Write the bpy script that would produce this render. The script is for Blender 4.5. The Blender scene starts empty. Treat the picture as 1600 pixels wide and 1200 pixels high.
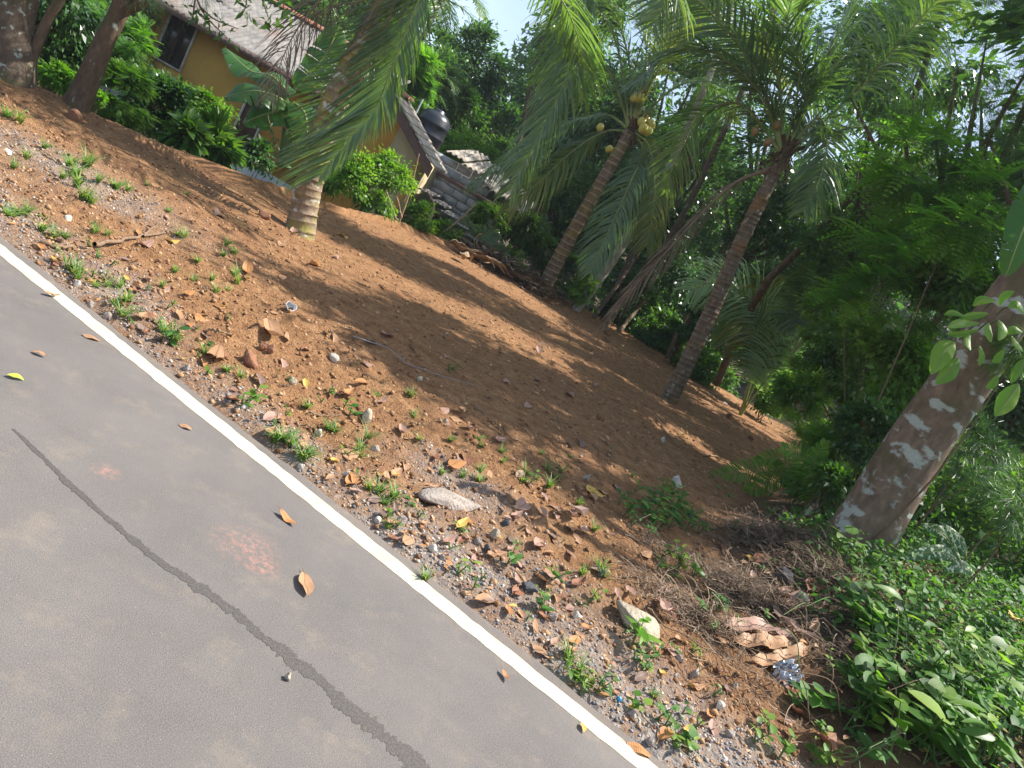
import bpy, math, random
import numpy as np
from mathutils import Vector, Matrix

# ------------------------------------------------------------------ camera, sky, sun, exposure
random.seed(7); RS = np.random.RandomState(11)
scene = bpy.context.scene
C = scene.collection
HAZE = 0.0009
ROLL = math.radians(29.5); PITCH = math.radians(11.5); FPX = 1202.0; CAMH = 1.5
cam_d = bpy.data.cameras.new('camera'); cam = bpy.data.objects.new('camera', cam_d); C.objects.link(cam)
cam_d.sensor_width = 36.0; cam_d.lens = 36.0*FPX/1600.0; cam_d.clip_start = 0.05; cam_d.clip_end = 600
cam.matrix_world = (Matrix.Translation((0, 0, CAMH)) @ Matrix.Rotation(math.pi/2-PITCH, 4, 'X') @ Matrix.Rotation(ROLL, 4, 'Z'))
scene.camera = cam
SUN_EL = math.radians(54); SUN_AZ = math.radians(24)      # azimuth from +X towards +Y
sdir = Vector((math.cos(SUN_EL)*math.cos(SUN_AZ), math.cos(SUN_EL)*math.sin(SUN_AZ), math.sin(SUN_EL)))
sun_d = bpy.data.lights.new('sun', 'SUN'); sun_d.energy = 5.0; sun_d.angle = math.radians(0.55); sun_d.color = (1.0, 0.95, 0.87)
sun = bpy.data.objects.new('sun', sun_d); C.objects.link(sun); sun.location = sdir*60
sun.rotation_euler = sdir.to_track_quat('Z', 'Y').to_euler()
world = bpy.data.worlds.new('World'); scene.world = world; world.use_nodes = True
wn = world.node_tree.nodes; wl = world.node_tree.links; wn.clear()
sky = wn.new('ShaderNodeTexSky'); sky.sky_type = 'NISHITA'; sky.sun_disc = False
sky.sun_elevation = SUN_EL; sky.sun_rotation = math.pi/2-SUN_AZ; sky.air_density = 1.0; sky.dust_density = 2.5; sky.ozone_density = 1.0
wbg = wn.new('ShaderNodeBackground'); wbg.inputs['Strength'].default_value = 0.115
wout = wn.new('ShaderNodeOutputWorld')
# thin bright cloud veil mixed into the sky colour
wtc = wn.new('ShaderNodeTexCoord'); wno = wn.new('ShaderNodeTexNoise'); wno.inputs['Scale'].default_value = 3.0; wno.inputs['Detail'].default_value = 6
wcr = wn.new('ShaderNodeValToRGB'); wcr.color_ramp.elements[0].position = 0.42; wcr.color_ramp.elements[1].position = 0.72
wmx = wn.new('ShaderNodeMix'); wmx.data_type = 'RGBA'; wmx.inputs[7].default_value = (4.6, 5.9, 7.6, 1)
wmm = wn.new('ShaderNodeMath'); wmm.operation = 'MULTIPLY_ADD'; wmm.inputs[1].default_value = 0.5; wmm.inputs[2].default_value = 0.1
wl.new(wtc.outputs['Generated'], wno.inputs['Vector']); wl.new(wno.outputs['Fac'], wcr.inputs['Fac'])
wl.new(wcr.outputs['Color'], wmm.inputs[0]); wl.new(wmm.outputs[0], wmx.inputs[0])
wl.new(sky.outputs['Color'], wmx.inputs[6]); wl.new(wmx.outputs[2], wbg.inputs['Color']); wl.new(wbg.outputs[0], wout.inputs['Surface'])
scene.view_settings.view_transform = 'Standard'; scene.view_settings.look = 'None'
scene.view_settings.exposure = 0.92; scene.view_settings.gamma = 1.0; scene.view_settings.use_curve_mapping = False
try:
    scene.cycles.max_bounces = 6; scene.cycles.transparent_max_bounces = 6; scene.cycles.use_denoising = True
except Exception: pass

# ------------------------------------------------------------------ picture -> place
def ray(px, py):
    dx, dy = px-800.0, py-600.0
    c, s = math.cos(ROLL), math.sin(ROLL)
    u = c*dx+s*dy; v = -s*dx+c*dy
    d = -v/FPX; cp, sp = math.cos(PITCH), math.sin(PITCH)
    return np.array([u/FPX, cp+d*sp, -sp+d*cp])
def at(px, py, Y):
    r = ray(px, py); return r*(Y/r[1])+np.array([0, 0, CAMH])
def Gp(px, py):
    r = ray(px, py); t = -CAMH/r[2]; return (r*t)[:2]

# ------------------------------------------------------------------ where a small thing lies, in words
MARKS = [((80, 260), 'beside the far gravel patch at the left edge'), ((180, 380), 'by the curving brown root'), ((120, 440), 'near the line at the upper left'), ((260, 530), 'beside the two-leaved weed near the line'),
         ((340, 450), 'among thin seedlings above the verge'), ((480, 355), 'near the foot of the near palm'), ((450, 485), 'around the crushed white cup'), ((390, 570), 'around the orange earth lumps'), ((450, 690), 'by the grass clump at the line'),
         ((600, 780), 'beside the low grass clump next to the line'), ((570, 640), 'beside the straight twig'), ((705, 790), 'around the flat grey slab stone'), ((720, 720), 'in the leafy patch above the flat slab'), ((700, 590), 'close to the thin grey cable'),
         ((900, 600), 'in the middle of the shaded soil'), ((1050, 640), 'around the foot of the middle palm'), ((1100, 720), 'on the shaded soil near the fern'), ((860, 740), 'left of the large yellow leaf'), ((900, 820), 'around the big grey-brown leaf'), ((940, 780), 'just under the large yellow leaf'),
         ((780, 880), 'in the dark grey gravel beside the slab'), ((840, 950), 'near the black tar lump'), ((960, 900), 'between the weed clump and the tan rock'), ((990, 985), 'around the large tan rock'), ((900, 1060), 'at the asphalt edge near the long rust-tan leaf'), ((1040, 1130), 'in the open gravel at the bottom'),
         ((1100, 1000), 'beside the heap of big dead leaves'), ((1200, 860), 'on the straw mound'), ((1240, 940), 'just below the straw mound'), ((1180, 1100), 'near the foil wrapper'), ((1280, 800), 'between the pale jagged stone and the lichen trunk'), ((1330, 870), 'at the left foot of the lichen trunk'),
         ((1420, 900), 'right below the lichen trunk'), ((1520, 900), 'in front of the speckled dumb cane'), ((1350, 980), 'right of the straw mound edge'), ((1460, 1000), 'in the middle of the green bank'), ((1570, 990), 'around the yellow leaf at the right edge'), ((1300, 1060), 'right of the foil wrapper'),
         ((1400, 1100), 'in the lower middle of the green bank'), ((1300, 1160), 'at the bottom edge below the foil wrapper'), ((1500, 1160), 'at the bottom edge of the green bank'), ((1580, 1120), 'in the lower right corner')]
def where(px, py):
    m = min(MARKS, key=lambda m: (m[0][0]-px)**2+(m[0][1]-py)**2); dx, dy = px-m[0][0], py-m[0][1]
    if dx*dx+dy*dy < 14**2: return m[1]+', closest'
    return m[1]+((', right side' if dx > 0 else ', left side') if abs(dx) > abs(dy) else (', lower side' if dy > 0 else ', upper side'))
KW = {'tan': 'tan', 'orange': 'orange-brown', 'rust': 'dark rusty', 'pink': 'pinkish brown', 'greybrown': 'grey-brown', 'yellow': 'yellow', 'green': 'greenish'}
# ------------------------------------------------------------------ noise
_LAT = np.random.RandomState(5).rand(512, 512).astype(np.float32)
def vnoise(x, y):
    x = np.asarray(x, dtype=np.float64); y = np.asarray(y, dtype=np.float64)
    xi = np.floor(x).astype(int); yi = np.floor(y).astype(int); fx = x-xi; fy = y-yi
    fx = fx*fx*(3-2*fx); fy = fy*fy*(3-2*fy)
    a = _LAT[xi & 511, yi & 511]; b = _LAT[(xi+1) & 511, yi & 511]; c = _LAT[xi & 511, (yi+1) & 511]; d = _LAT[(xi+1) & 511, (yi+1) & 511]
    return (a*(1-fx)+b*fx)*(1-fy)+(c*(1-fx)+d*fx)*fy
def fbm(x, y, o=4, g=0.5):
    s = 0; a = 1; t = 0
    for i in range(o):
        s = s+a*vnoise(x*2**i+17.3*i, y*2**i+9.1*i); t += a; a *= g
    return s/t
def sst(a, b, x):
    t = np.clip((x-a)/(b-a), 0, 1); return t*t*(3-2*t)

# ------------------------------------------------------------------ terrain
RA = Gp(0, 382); RB = Gp(1022, 1197)                       # outer edge of the white line
RDIR = (RB-RA)/np.linalg.norm(RB-RA); RNRM = np.array([-RDIR[1], RDIR[0]])
if RNRM[1] < 0: RNRM = -RNRM
def rdist(x, y): return (x-RA[0])*RNRM[0]+(y-RA[1])*RNRM[1]     # >0 towards the lot
def ralong(x, y): return (x-RA[0])*RDIR[0]+(y-RA[1])*RDIR[1]
FAR = [(-40, 2), (-12, 7.0), (-6.62, 8.3), (-5.85, 8.7), (-5.18, 9.4), (-4.55, 10.6), (-4.0, 12.4), (-3.61, 16.2), (-2.6, 18.0), (-0.5, 19.3), (1.43, 20.4), (3.15, 19.6), (5.4, 19.8), (8, 20.5), (20, 24), (60, 30)]
def far_y(x): return np.interp(x, [p[0] for p in FAR], [p[1] for p in FAR])
def bank_x(y): return np.interp(y, [2, 4, 5.2, 6.5, 8, 9.5, 12, 16, 20, 30], [2.3, 2.15, 2.1, 2.2, 2.9, 3.7, 4.9, 6.0, 7.0, 9.5])
def Hs(x, y):
    x = np.asarray(x, dtype=np.float64); y = np.asarray(y, dtype=np.float64)
    d = rdist(x, y)
    bx = x-bank_x(y)
    bank = 0.42*sst(-0.3, 1.1, bx)+0.10*np.clip(bx-1.0, 0, 3)+np.clip(bx-1.5, 0, 40)*0.16*sst(8, 15, y)
    bank = np.minimum(bank, 3.5)
    fd = y-far_y(x)
    drop = -1.05*sst(0.0, 2.6, fd)*(1-sst(1.0, 5.0, bx))
    lot = 0.10*(fbm(x*0.35+4, y*0.35, 3)-0.5)*sst(0.4, 3, d)+0.035*(fbm(ralong(x, y)*.35, d*2.2+11, 3)-0.5)*sst(0.6, 2, d)
    road = -0.06*(1-sst(0.02, 0.22, d-0.02))
    berm = 0.10*np.exp(-((fd+0.4)/0.45)**2)*(x < 6)
    hill = sst(45, 120, y)*14+sst(40, 140, np.abs(x))*8
    return np.where(d < 0.06, -0.06, 0)*0+bank*sst(0.3, 1.3, d)+drop+lot+road+berm+hill
def Hf(x, y):
    d = rdist(x, y)
    rough = sst(0.05, 0.5, d)
    vergey = np.exp(-((d-1.3)/1.1)**2)
    n = 0.07*(fbm(x*1.7, y*1.7, 3)-0.5)+0.045*(fbm(x*7, y*7, 3)-0.5)*(0.7+vergey)
    n += 0.016*(vnoise(x*27, y*27)-0.5)*(0.6+0.9*vergey)
    cl = np.clip(vnoise(x*13+50, y*13)-0.66, 0, 1)*0.10*(0.4+vergey)
    return Hs(x, y)+(n+cl)*rough
def H1(x, y): return float(Hf(np.array([x]), np.array([y]))[0])
def proj(x, y, z):
    cp, sp = math.cos(PITCH), math.sin(PITCH); h = z-CAMH; f = y*cp-h*sp; d = y*sp+h*cp
    u = x/f*FPX; v = -d/f*FPX; c, s = math.cos(ROLL), math.sin(ROLL); return 800+c*u-s*v, 600+s*u+c*v
def G(px, py, lift=0.0):
    r = ray(px, py); ts = np.concatenate([np.arange(1.5, 12, 0.02), np.arange(12, 60, 0.08)])
    P = ts[:, None]*r[None, :]+np.array([0, 0, CAMH])
    h = Hf(P[:, 0], P[:, 1]); h = np.where(rdist(P[:, 0], P[:, 1]) < .075, .0045, h); k = np.argmax(P[:, 2] < h)
    if not (P[:, 2] < h).any(): k = len(ts)-1
    return np.array([P[k, 0], P[k, 1], h[k]+lift])

# ------------------------------------------------------------------ mesh builder
class MB:
    def __init__(s): s.v = []; s.f = []; s.n = 0; s.r = []
    def add(s, verts, faces, rnd=None):
        verts = np.asarray(verts, dtype=np.float64).reshape(-1, 3); faces = np.asarray(faces, dtype=np.int64)
        s.v.append(verts); s.f.append(faces+s.n); s.n += len(verts)
        if rnd is None: rnd = random.random()
        s.r.append(np.broadcast_to(np.asarray(rnd, dtype=np.float32), (len(faces),)).copy())
    def mesh(s, name, mat=None, smooth=True):
        me = bpy.data.meshes.new(name)
        if not s.v: return me
        v = np.concatenate(s.v); me.vertices.add(len(v)); me.vertices.foreach_set('co', v.astype(np.float32).ravel())
        tot = np.concatenate([np.full(len(f), f.shape[1], dtype=np.int32) for f in s.f])
        idx = np.concatenate([f.ravel() for f in s.f]).astype(np.int32)
        me.loops.add(len(idx)); me.loops.foreach_set('vertex_index', idx)
        me.polygons.add(len(tot)); st = np.concatenate([[0], np.cumsum(tot)[:-1]]).astype(np.int32)
        me.polygons.foreach_set('loop_start', st)
        try: me.polygons.foreach_set('loop_total', tot)
        except Exception: pass
        if smooth: me.polygons.foreach_set('use_smooth', np.ones(len(tot), dtype=bool))
        me.update(calc_edges=True)
        a = me.attributes.new('rnd', 'FLOAT', 'FACE'); a.data.foreach_set('value', np.concatenate(s.r).astype(np.float32))
        if mat: me.materials.append(mat)
        return me
    def obj(s, name, mat=None, parent=None, smooth=True, loc=None):
        o = bpy.data.objects.new(name, s.mesh(name, mat, smooth)); C.objects.link(o)
        if parent: o.parent = parent
        if loc is not None: o.location = loc
        return o
def tag(o, label=None, cat=None, group=None, kind=None):
    if label: o['label'] = label
    if cat: o['category'] = cat
    if group: o['group'] = group
    if kind: o['kind'] = kind
    return o
def empty(name, loc, label, cat, group=None, rz=0.0):
    o = bpy.data.objects.new(name, None); C.objects.link(o); o.empty_display_size = 0.2
    o.location = loc; o.rotation_euler = (0, 0, rz); return tag(o, label, cat, group)
def part(name, me, parent, loc=(0, 0, 0), rot=(0, 0, 0), scl=(1, 1, 1)):
    o = bpy.data.objects.new(name, me); C.objects.link(o); o.parent = parent
    o.location = loc; o.rotation_euler = rot; o.scale = scl; return o

def nrm(a): return a/np.maximum(np.linalg.norm(a, axis=-1, keepdims=True), 1e-9)
def tube(pts, rad, n=8, closed_end=True):
    pts = np.asarray(pts, float); rad = np.broadcast_to(np.asarray(rad, float), (len(pts),))
    T = nrm(np.gradient(pts, axis=0)); ref = np.array([0.13, 0.97, 0.21]) if abs(T[0][1]) < 0.9 else np.array([1, 0, 0.1])
    A = nrm(np.cross(T, ref)); B = np.cross(T, A)
    ang = np.linspace(0, 2*math.pi, n, endpoint=False)
    V = pts[:, None, :]+rad[:, None, None]*(np.cos(ang)[None, :, None]*A[:, None, :]+np.sin(ang)[None, :, None]*B[:, None, :])
    V = V.reshape(-1, 3); k = len(pts); F = []
    for i in range(k-1):
        for j in range(n):
            F.append((i*n+j, i*n+(j+1) % n, (i+1)*n+(j+1) % n, (i+1)*n+j))
    return V, np.array(F)
def bez(P, n):
    P = np.asarray(P, float); t = np.linspace(0, 1, n)[:, None]
    if len(P) == 3: return (1-t)**2*P[0]+2*t*(1-t)*P[1]+t*t*P[2]
    return (1-t)**3*P[0]+3*t*(1-t)**2*P[1]+3*t*t*(1-t)*P[2]+t**3*P[3]
def spline(P, n):
    P = np.asarray(P, float); Q = np.vstack([2*P[0]-P[1], P, 2*P[-1]-P[-2]]); out = []
    m = len(P)-1
    for u in np.linspace(0, m-1e-6, n):
        i = int(u); t = u-i; a, b, c, d = Q[i], Q[i+1], Q[i+2], Q[i+3]
        out.append(0.5*((2*b)+(-a+c)*t+(2*a-5*b+4*c-d)*t*t+(-a+3*b-3*c+d)*t**3))
    return np.array(out)
def box(x0, x1, y0, y1, z0, z1):
    v = [(x0, y0, z0), (x1, y0, z0), (x1, y1, z0), (x0, y1, z0), (x0, y0, z1), (x1, y0, z1), (x1, y1, z1), (x0, y1, z1)]
    f = [(0, 3, 2, 1), (4, 5, 6, 7), (0, 1, 5, 4), (1, 2, 6, 5), (2, 3, 7, 6), (3, 0, 4, 7)]
    return np.array(v, float), np.array(f)

# leaf templates: along +Y, unit length, width given, normal +Z
def leaf_t(n=4, w=0.42, fold=0.25, curl=0.25, p=0.85, heart=0.0, wave=0.0):
    V = []; F = []
    for i in range(n+1):
        t = i/n; wd = w*0.5*(math.sin(math.pi*min(1, t**p*0.985+0.012)))**0.8
        z = -curl*t*t; f = wd*fold
        wv = wave*math.sin(t*14)
        V += [(-wd, t-heart*wd*(1-t), z+f+wv), (0, t, z), (wd, t-heart*wd*(1-t), z+f-wv)]
    for i in range(n):
        a = i*3; F += [(a, a+1, a+4, a+3), (a+1, a+2, a+5, a+4)]
    return np.array(V), np.array(F)
def quad_leaf(w=0.45, fold=0.18, curl=0.15):
    V = [(0, 0, 0), (w/2, 0.45, fold*w), (0, 1, -curl), (-w/2, 0.45, fold*w), (0, 0.5, -0.0)]
    F = [(0, 1, 4), (1, 2, 4), (2, 3, 4), (3, 0, 4)]
    return np.array(V, float), np.array([(0, 1, 2, 3)])if False else (np.array([(0, 1, 2), (0, 2, 3)]))
QL = (np.array([(0, 0, 0), (.24, .45, .05), (0, 1, -.16), (-.24, .45, .05)], float), np.array([(0, 1, 2, 3)]))
QN = (np.array([(0, 0, 0), (.13, .4, .03), (0, 1, -.25), (-.13, .4, .03)], float), np.array([(0, 1, 2, 3)]))
def pinnate_t(pairs=7, ll=0.27, lw=0.125):
    V = []; F = []
    for i in range(pairs):
        t = 0.12+0.86*i/(pairs-1); L = ll*math.sin(math.pi*(0.15+0.75*t)); z = -0.28*t*t
        for s in (-1, 1):
            b = len(V); d = np.array([s*0.93, 0.32]); q = np.array([-d[1], d[0]])
            p0 = np.array([0, t]); 
            for (a, w) in ((0, 0), (0.45, lw/2), (1, 0), (0.45, -lw/2)):
                pp = p0+d*L*a+q*w; V.append((pp[0], pp[1], z-0.10*a*a*L))
            F.append((b, b+1, b+2, b+3))
    return np.array(V), np.array(F)
PIN = pinnate_t()
def mats_from(dirs, ups, roll=None):
    D = nrm(dirs); X = nrm(np.cross(D, ups)); Z = np.cross(X, D)
    return np.stack([X, D, Z], axis=-1)          # columns: side, along, normal
def mass(mb, tmpl, pos, R, scl, rnd=None):
    tv, tf = tmpl; N = len(pos); k = len(tv)
    scl = np.asarray(scl, float)
    if scl.ndim == 1: scl = scl[:, None]*np.ones(3)
    V = np.einsum('nij,nkj->nki', R, tv[None]*scl[:, None, :])+pos[:, None, :]
    F = (tf[None]+(np.arange(N)*k)[:, None, None]).reshape(-1, tf.shape[1])
    if rnd is None: rnd = RS.rand(N)
    mb.add(V.reshape(-1, 3), F, np.repeat(rnd, len(tf)))
def rdirs(n):
    a = RS.normal(size=(n, 3)); return nrm(a)

# ------------------------------------------------------------------ materials
def newmat(name):
    m = bpy.data.materials.new(name); m.use_nodes = True; nt = m.node_tree; nt.nodes.clear()
    o = nt.nodes.new('ShaderNodeOutputMaterial'); return m, nt, o
def nd(nt, t, **kw):
    n = nt.nodes.new(t)
    for k, v in kw.items():
        if k in n.inputs: n.inputs[k].default_value = v
        else: setattr(n, k, v)
    return n
def ramp(nt, fac, cols):
    r = nt.nodes.new('ShaderNodeValToRGB'); e = r.color_ramp.elements
    while len(e) < len(cols): e.new(0.5)
    for i, (p, c) in enumerate(cols): e[i].position = p; e[i].color = (*c, 1)
    nt.links.new(fac, r.inputs['Fac']); return r.outputs['Color']
def mixc(nt, fac, a, b, bt='MIX'):
    m = nt.nodes.new('ShaderNodeMix'); m.data_type = 'RGBA'; m.blend_type = bt
    for sock, val in ((m.inputs[0], fac), (m.inputs[6], a), (m.inputs[7], b)):
        if isinstance(val, (int, float)): sock.default_value = val
        elif isinstance(val, tuple): sock.default_value = (*val, 1)
        else: nt.links.new(val, sock)
    return m.outputs[2]
def noise(nt, scale, detail=4, rough=0.55, vec=None, dist=0.0):
    n = nt.nodes.new('ShaderNodeTexNoise'); n.inputs['Scale'].default_value = scale; n.inputs['Detail'].default_value = detail
    n.inputs['Roughness'].default_value = rough; n.inputs['Distortion'].default_value = dist
    if vec is not None: nt.links.new(vec, n.inputs['Vector'])
    return n.outputs['Fac']
def pos_vec(nt, world=True):
    if world: return nt.nodes.new('ShaderNodeNewGeometry').outputs['Position']
    return nt.nodes.new('ShaderNodeTexCoord').outputs['Object']
def bump(nt, h, strength=0.5, dist=0.01):
    b = nt.nodes.new('ShaderNodeBump'); b.inputs['Strength'].default_value = strength; b.inputs['Distance'].default_value = dist
    nt.links.new(h, b.inputs['Height']); return b.outputs['Normal']
def stretch(nt, vec, s):
    m = nt.nodes.new('ShaderNodeMapping'); m.inputs['Scale'].default_value = s; nt.links.new(vec, m.inputs['Vector']); return m.outputs['Vector']
def thresh(nt, v, a, b):
    m = nt.nodes.new('ShaderNodeMapRange'); m.interpolation_type = 'SMOOTHSTEP'; m.inputs['From Min'].default_value = a; m.inputs['From Max'].default_value = b
    nt.links.new(v, m.inputs['Value']); return m.outputs['Result']
def attr(nt, name, out='Fac'):
    a = nt.nodes.new('ShaderNodeAttribute'); a.attribute_name = name; return a.outputs[out]
def bsdf(nt, out, col, rough=0.8, normal=None, spec=0.3):
    p = nt.nodes.new('ShaderNodeBsdfPrincipled')
    if isinstance(col, tuple): p.inputs['Base Color'].default_value = (*col, 1)
    else: nt.links.new(col, p.inputs['Base Color'])
    if isinstance(rough, (int, float)): p.inputs['Roughness'].default_value = rough
    else: nt.links.new(rough, p.inputs['Roughness'])
    p.inputs['Specular IOR Level'].default_value = spec
    if normal is not None: nt.links.new(normal, p.inputs['Normal'])
    if out is not None: nt.links.new(p.outputs[0], out.inputs['Surface'])
    return p
def leafmat(name, cols, trans=0.35, rough=0.42, tcol=None, blotch=None, spec=0.4):
    m, nt, o = newmat(name)
    n = len(cols); c = ramp(nt, attr(nt, 'rnd'), [(i/(n-1), k) for i, k in enumerate(cols)])
    f = noise(nt, 3.0, 3, vec=pos_vec(nt)); c = mixc(nt, 0.55, c, mixc(nt, f, (0.35, 0.35, 0.35), (1.5, 1.5, 1.5)), 'MULTIPLY')
    if blotch:
        b = thresh(nt, noise(nt, blotch[1], 3, vec=pos_vec(nt, False)), blotch[2], blotch[2]+0.06); c = mixc(nt, b, c, blotch[0])
    p = bsdf(nt, None, c, rough, spec=spec)
    t = nt.nodes.new('ShaderNodeBsdfTranslucent')
    nt.links.new(mixc(nt, 1.0, c, tcol or (1.5, 1.7, 0.5), 'MULTIPLY'), t.inputs['Color'])
    mx = nt.nodes.new('ShaderNodeMixShader'); mx.inputs[0].default_value = trans
    nt.links.new(p.outputs[0], mx.inputs[1]); nt.links.new(t.outputs[0], mx.inputs[2]); nt.links.new(mx.outputs[0], o.inputs['Surface'])
    return m
def simple(name, col, rough=0.7, var=0.25, scale=8, spec=0.3, bs=0.3, bd=0.01, world=False):
    m, nt, o = newmat(name); v = pos_vec(nt, world)
    f = noise(nt, scale, 5, vec=v); a = tuple(x*(1-var) for x in col); b = tuple(min(1, x*(1+var)) for x in col)
    bsdf(nt, o, ramp(nt, f, [(0.25, a), (0.75, b)]), rough, bump(nt, noise(nt, scale*5, 4, vec=v), bs, bd), spec); return m

M = {}
M['dark_leaf'] = leafmat('dark_leaf', [(.032, .085, .028), (.052, .13, .038), (.08, .17, .048), (.12, .215, .06)], 0.42, 0.3, spec=.7)
M['mid_leaf'] = leafmat('mid_leaf', [(.04, .10, .022), (.065, .155, .03), (.10, .20, .035), (.15, .24, .05)], 0.45, 0.42)
M['bright_leaf'] = leafmat('bright_leaf', [(.07, .17, .025), (.11, .24, .03), (.17, .30, .04), (.24, .36, .06)], 0.5, 0.45)
M['feather_leaf'] = leafmat('feather_leaf', [(.08, .19, .035), (.12, .27, .045), (.2, .36, .06)], 0.55, 0.5)
M['palm_leaf'] = leafmat('palm_leaf', [(.07, .135, .05), (.105, .18, .065), (.145, .225, .08), (.22, .25, .075)], 0.42, 0.3, spec=0.8)
M['palm_leaf_yellow'] = leafmat('palm_leaf_yellow', [(.07, .13, .03), (.12, .18, .035), (.22, .22, .04), (.33, .24, .05)], 0.38, 0.35)
M['palm_leaf_sun_tint'] = leafmat('palm_leaf_sun_tint', [(.22, .34, .2), (.28, .42, .24), (.36, .48, .3)], 0.45, 0.35)  # paled leaf colour stands in for sunlight missing on the young palm
M['dry_frond'] = leafmat('dry_frond', [(.12, .085, .06), (.2, .15, .11), (.3, .24, .18), (.16, .10, .06)], 0.2, 0.7, tcol=(1.2, 1, .7), spec=0.2)
M['weed_leaf'] = leafmat('weed_leaf', [(.045, .125, .03), (.065, .17, .035), (.09, .21, .045), (.13, .25, .05)], 0.38, 0.55, spec=.25)
M['grass'] = leafmat('grass', [(.10, .20, .05), (.14, .26, .07), (.22, .30, .09), (.36, .32, .14)], 0.4, 0.5)
M['banana'] = leafmat('banana_leaf', [(.04, .12, .03), (.06, .16, .03), (.09, .2, .04)], 0.45, 0.35)
M['lime'] = leafmat('lime_leaf', [(.13, .3, .03), (.18, .36, .04), (.24, .4, .05)], 0.5, 0.42)
M['variegated'] = leafmat('variegated_leaf', [(.04, .13, .03), (.06, .16, .04)], 0.3, 0.35, blotch=((.62, .68, .5), 28.0, 0.52))
M['straw'] = leafmat('dry_straw', [(.06, .038, .026), (.15, .10, .07), (.34, .26, .18), (.10, .065, .045)], 0.1, 0.8, tcol=(1.2, 1, .7), spec=0.15)
DRY = {'tan': [(.38, .21, .11), (.47, .28, .16)], 'orange': [(.42, .19, .07), (.5, .25, .10)], 'rust': [(.25, .11, .06), (.33, .15, .09)],
       'pink': [(.36, .21, .16), (.44, .28, .21)], 'yellow': [(.62, .38, .08), (.7, .46, .13)], 'greybrown': [(.2, .13, .1), (.28, .19, .15)], 'green': [(.4, .5, .05), (.5, .55, .08)]}
def dryleafmat(name, cols):
    m, nt, o = newmat(name); v = pos_vec(nt, False)
    c = mixc(nt, noise(nt, 6, 4, vec=v), cols[0], cols[1])
    sp = thresh(nt, noise(nt, 60, 3, vec=v), 0.6, 0.72); c = mixc(nt, sp, c, tuple(x*0.45 for x in cols[0]))
    sep = nt.nodes.new('ShaderNodeSeparateXYZ'); nt.links.new(v, sep.inputs[0])
    w = nt.nodes.new('ShaderNodeMath'); w.operation = 'ABSOLUTE'; nt.links.new(sep.outputs[0], w.inputs[0])
    rib = nt.nodes.new('ShaderNodeMapRange'); rib.inputs['From Min'].default_value = 0.0; rib.inputs['From Max'].default_value = 0.03
    nt.links.new(w.outputs[0], rib.inputs['Value']); c = mixc(nt, rib.outputs[0], tuple(min(1, x*0.62) for x in cols[0]), c)
    wv = nt.nodes.new('ShaderNodeTexWave'); wv.inputs['Scale'].default_value = 5; wv.bands_direction = 'Y'; wv.inputs['Distortion'].default_value = 1.5; nt.links.new(v, wv.inputs['Vector'])
    p = bsdf(nt, None, c, 0.55, bump(nt, wv.outputs['Fac'], 0.25, 0.004), 0.3)
    t = nt.nodes.new('ShaderNodeBsdfTranslucent'); nt.links.new(c, t.inputs['Color'])
    mx = nt.nodes.new('ShaderNodeMixShader'); mx.inputs[0].default_value = 0.18
    nt.links.new(p.outputs[0], mx.inputs[1]); nt.links.new(t.outputs[0], mx.inputs[2]); nt.links.new(mx.outputs[0], o.inputs['Surface']); return m
for k, v in DRY.items(): M['dry_'+k] = dryleafmat('dry_leaf_'+k, v)

def mat_soil():
    m, nt, o = newmat('soil'); v = pos_vec(nt)
    big = noise(nt, 0.9, 5, 0.6, v); mid = noise(nt, 7, 6, 0.65, v); fine = noise(nt, 60, 5, 0.7, v)
    c = ramp(nt, mid, [(0.28, (.19, .095, .045)), (0.5, (.335, .178, .085)), (0.72, (.46, .265, .13))])
    c = mixc(nt, thresh(nt, big, 0.4, 0.7), c, mixc(nt, 0.5, c, (.27, .135, .07)))
    c = mixc(nt, 0.6, c, ramp(nt, fine, [(0.3, (.32, .31, .30)), (0.5, (1, 1, 1)), (0.72, (1.6, 1.6, 1.55))]), 'MULTIPLY')
    dk = thresh(nt, noise(nt, 26, 3, 0.6, v), 0.66, 0.72); c = mixc(nt, dk, c, (.10, .055, .035))
    # grey gravelly dust near the road
    gm = attr(nt, 'gravel')
    vor = nt.nodes.new('ShaderNodeTexVoronoi'); vor.inputs['Scale'].default_value = 55; nt.links.new(v, vor.inputs['Vector'])
    gcol = mixc(nt, 0.85, (.33, .27, .22), ramp(nt, vor.outputs['Color'], [(0.1, (.17, .16, .16)), (0.45, (.38, .34, .31)), (0.75, (.34, .22, .14)), (0.95, (.62, .58, .53))]))
    gf = nt.nodes.new('ShaderNodeMath'); gf.operation = 'MULTIPLY'; nt.links.new(gm, gf.inputs[0]); nt.links.new(thresh(nt, noise(nt, 9, 4, 0.6, v), 0.2, 0.5), gf.inputs[1])
    c = mixc(nt, gf.outputs[0], c, gcol)
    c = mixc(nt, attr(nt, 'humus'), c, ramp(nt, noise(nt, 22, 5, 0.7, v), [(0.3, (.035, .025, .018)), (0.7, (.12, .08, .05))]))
    h = nt.nodes.new('ShaderNodeMath'); h.operation = 'MULTIPLY_ADD'; h.inputs[1].default_value = 0.5
    nt.links.new(fine, h.inputs[0]); nt.links.new(noise(nt, 22, 5, 0.7, v), h.inputs[2])
    bsdf(nt, o, c, 0.92, bump(nt, h.outputs[0], 1.0, 0.05), 0.15); return m
M['soil'] = mat_soil()
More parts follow.
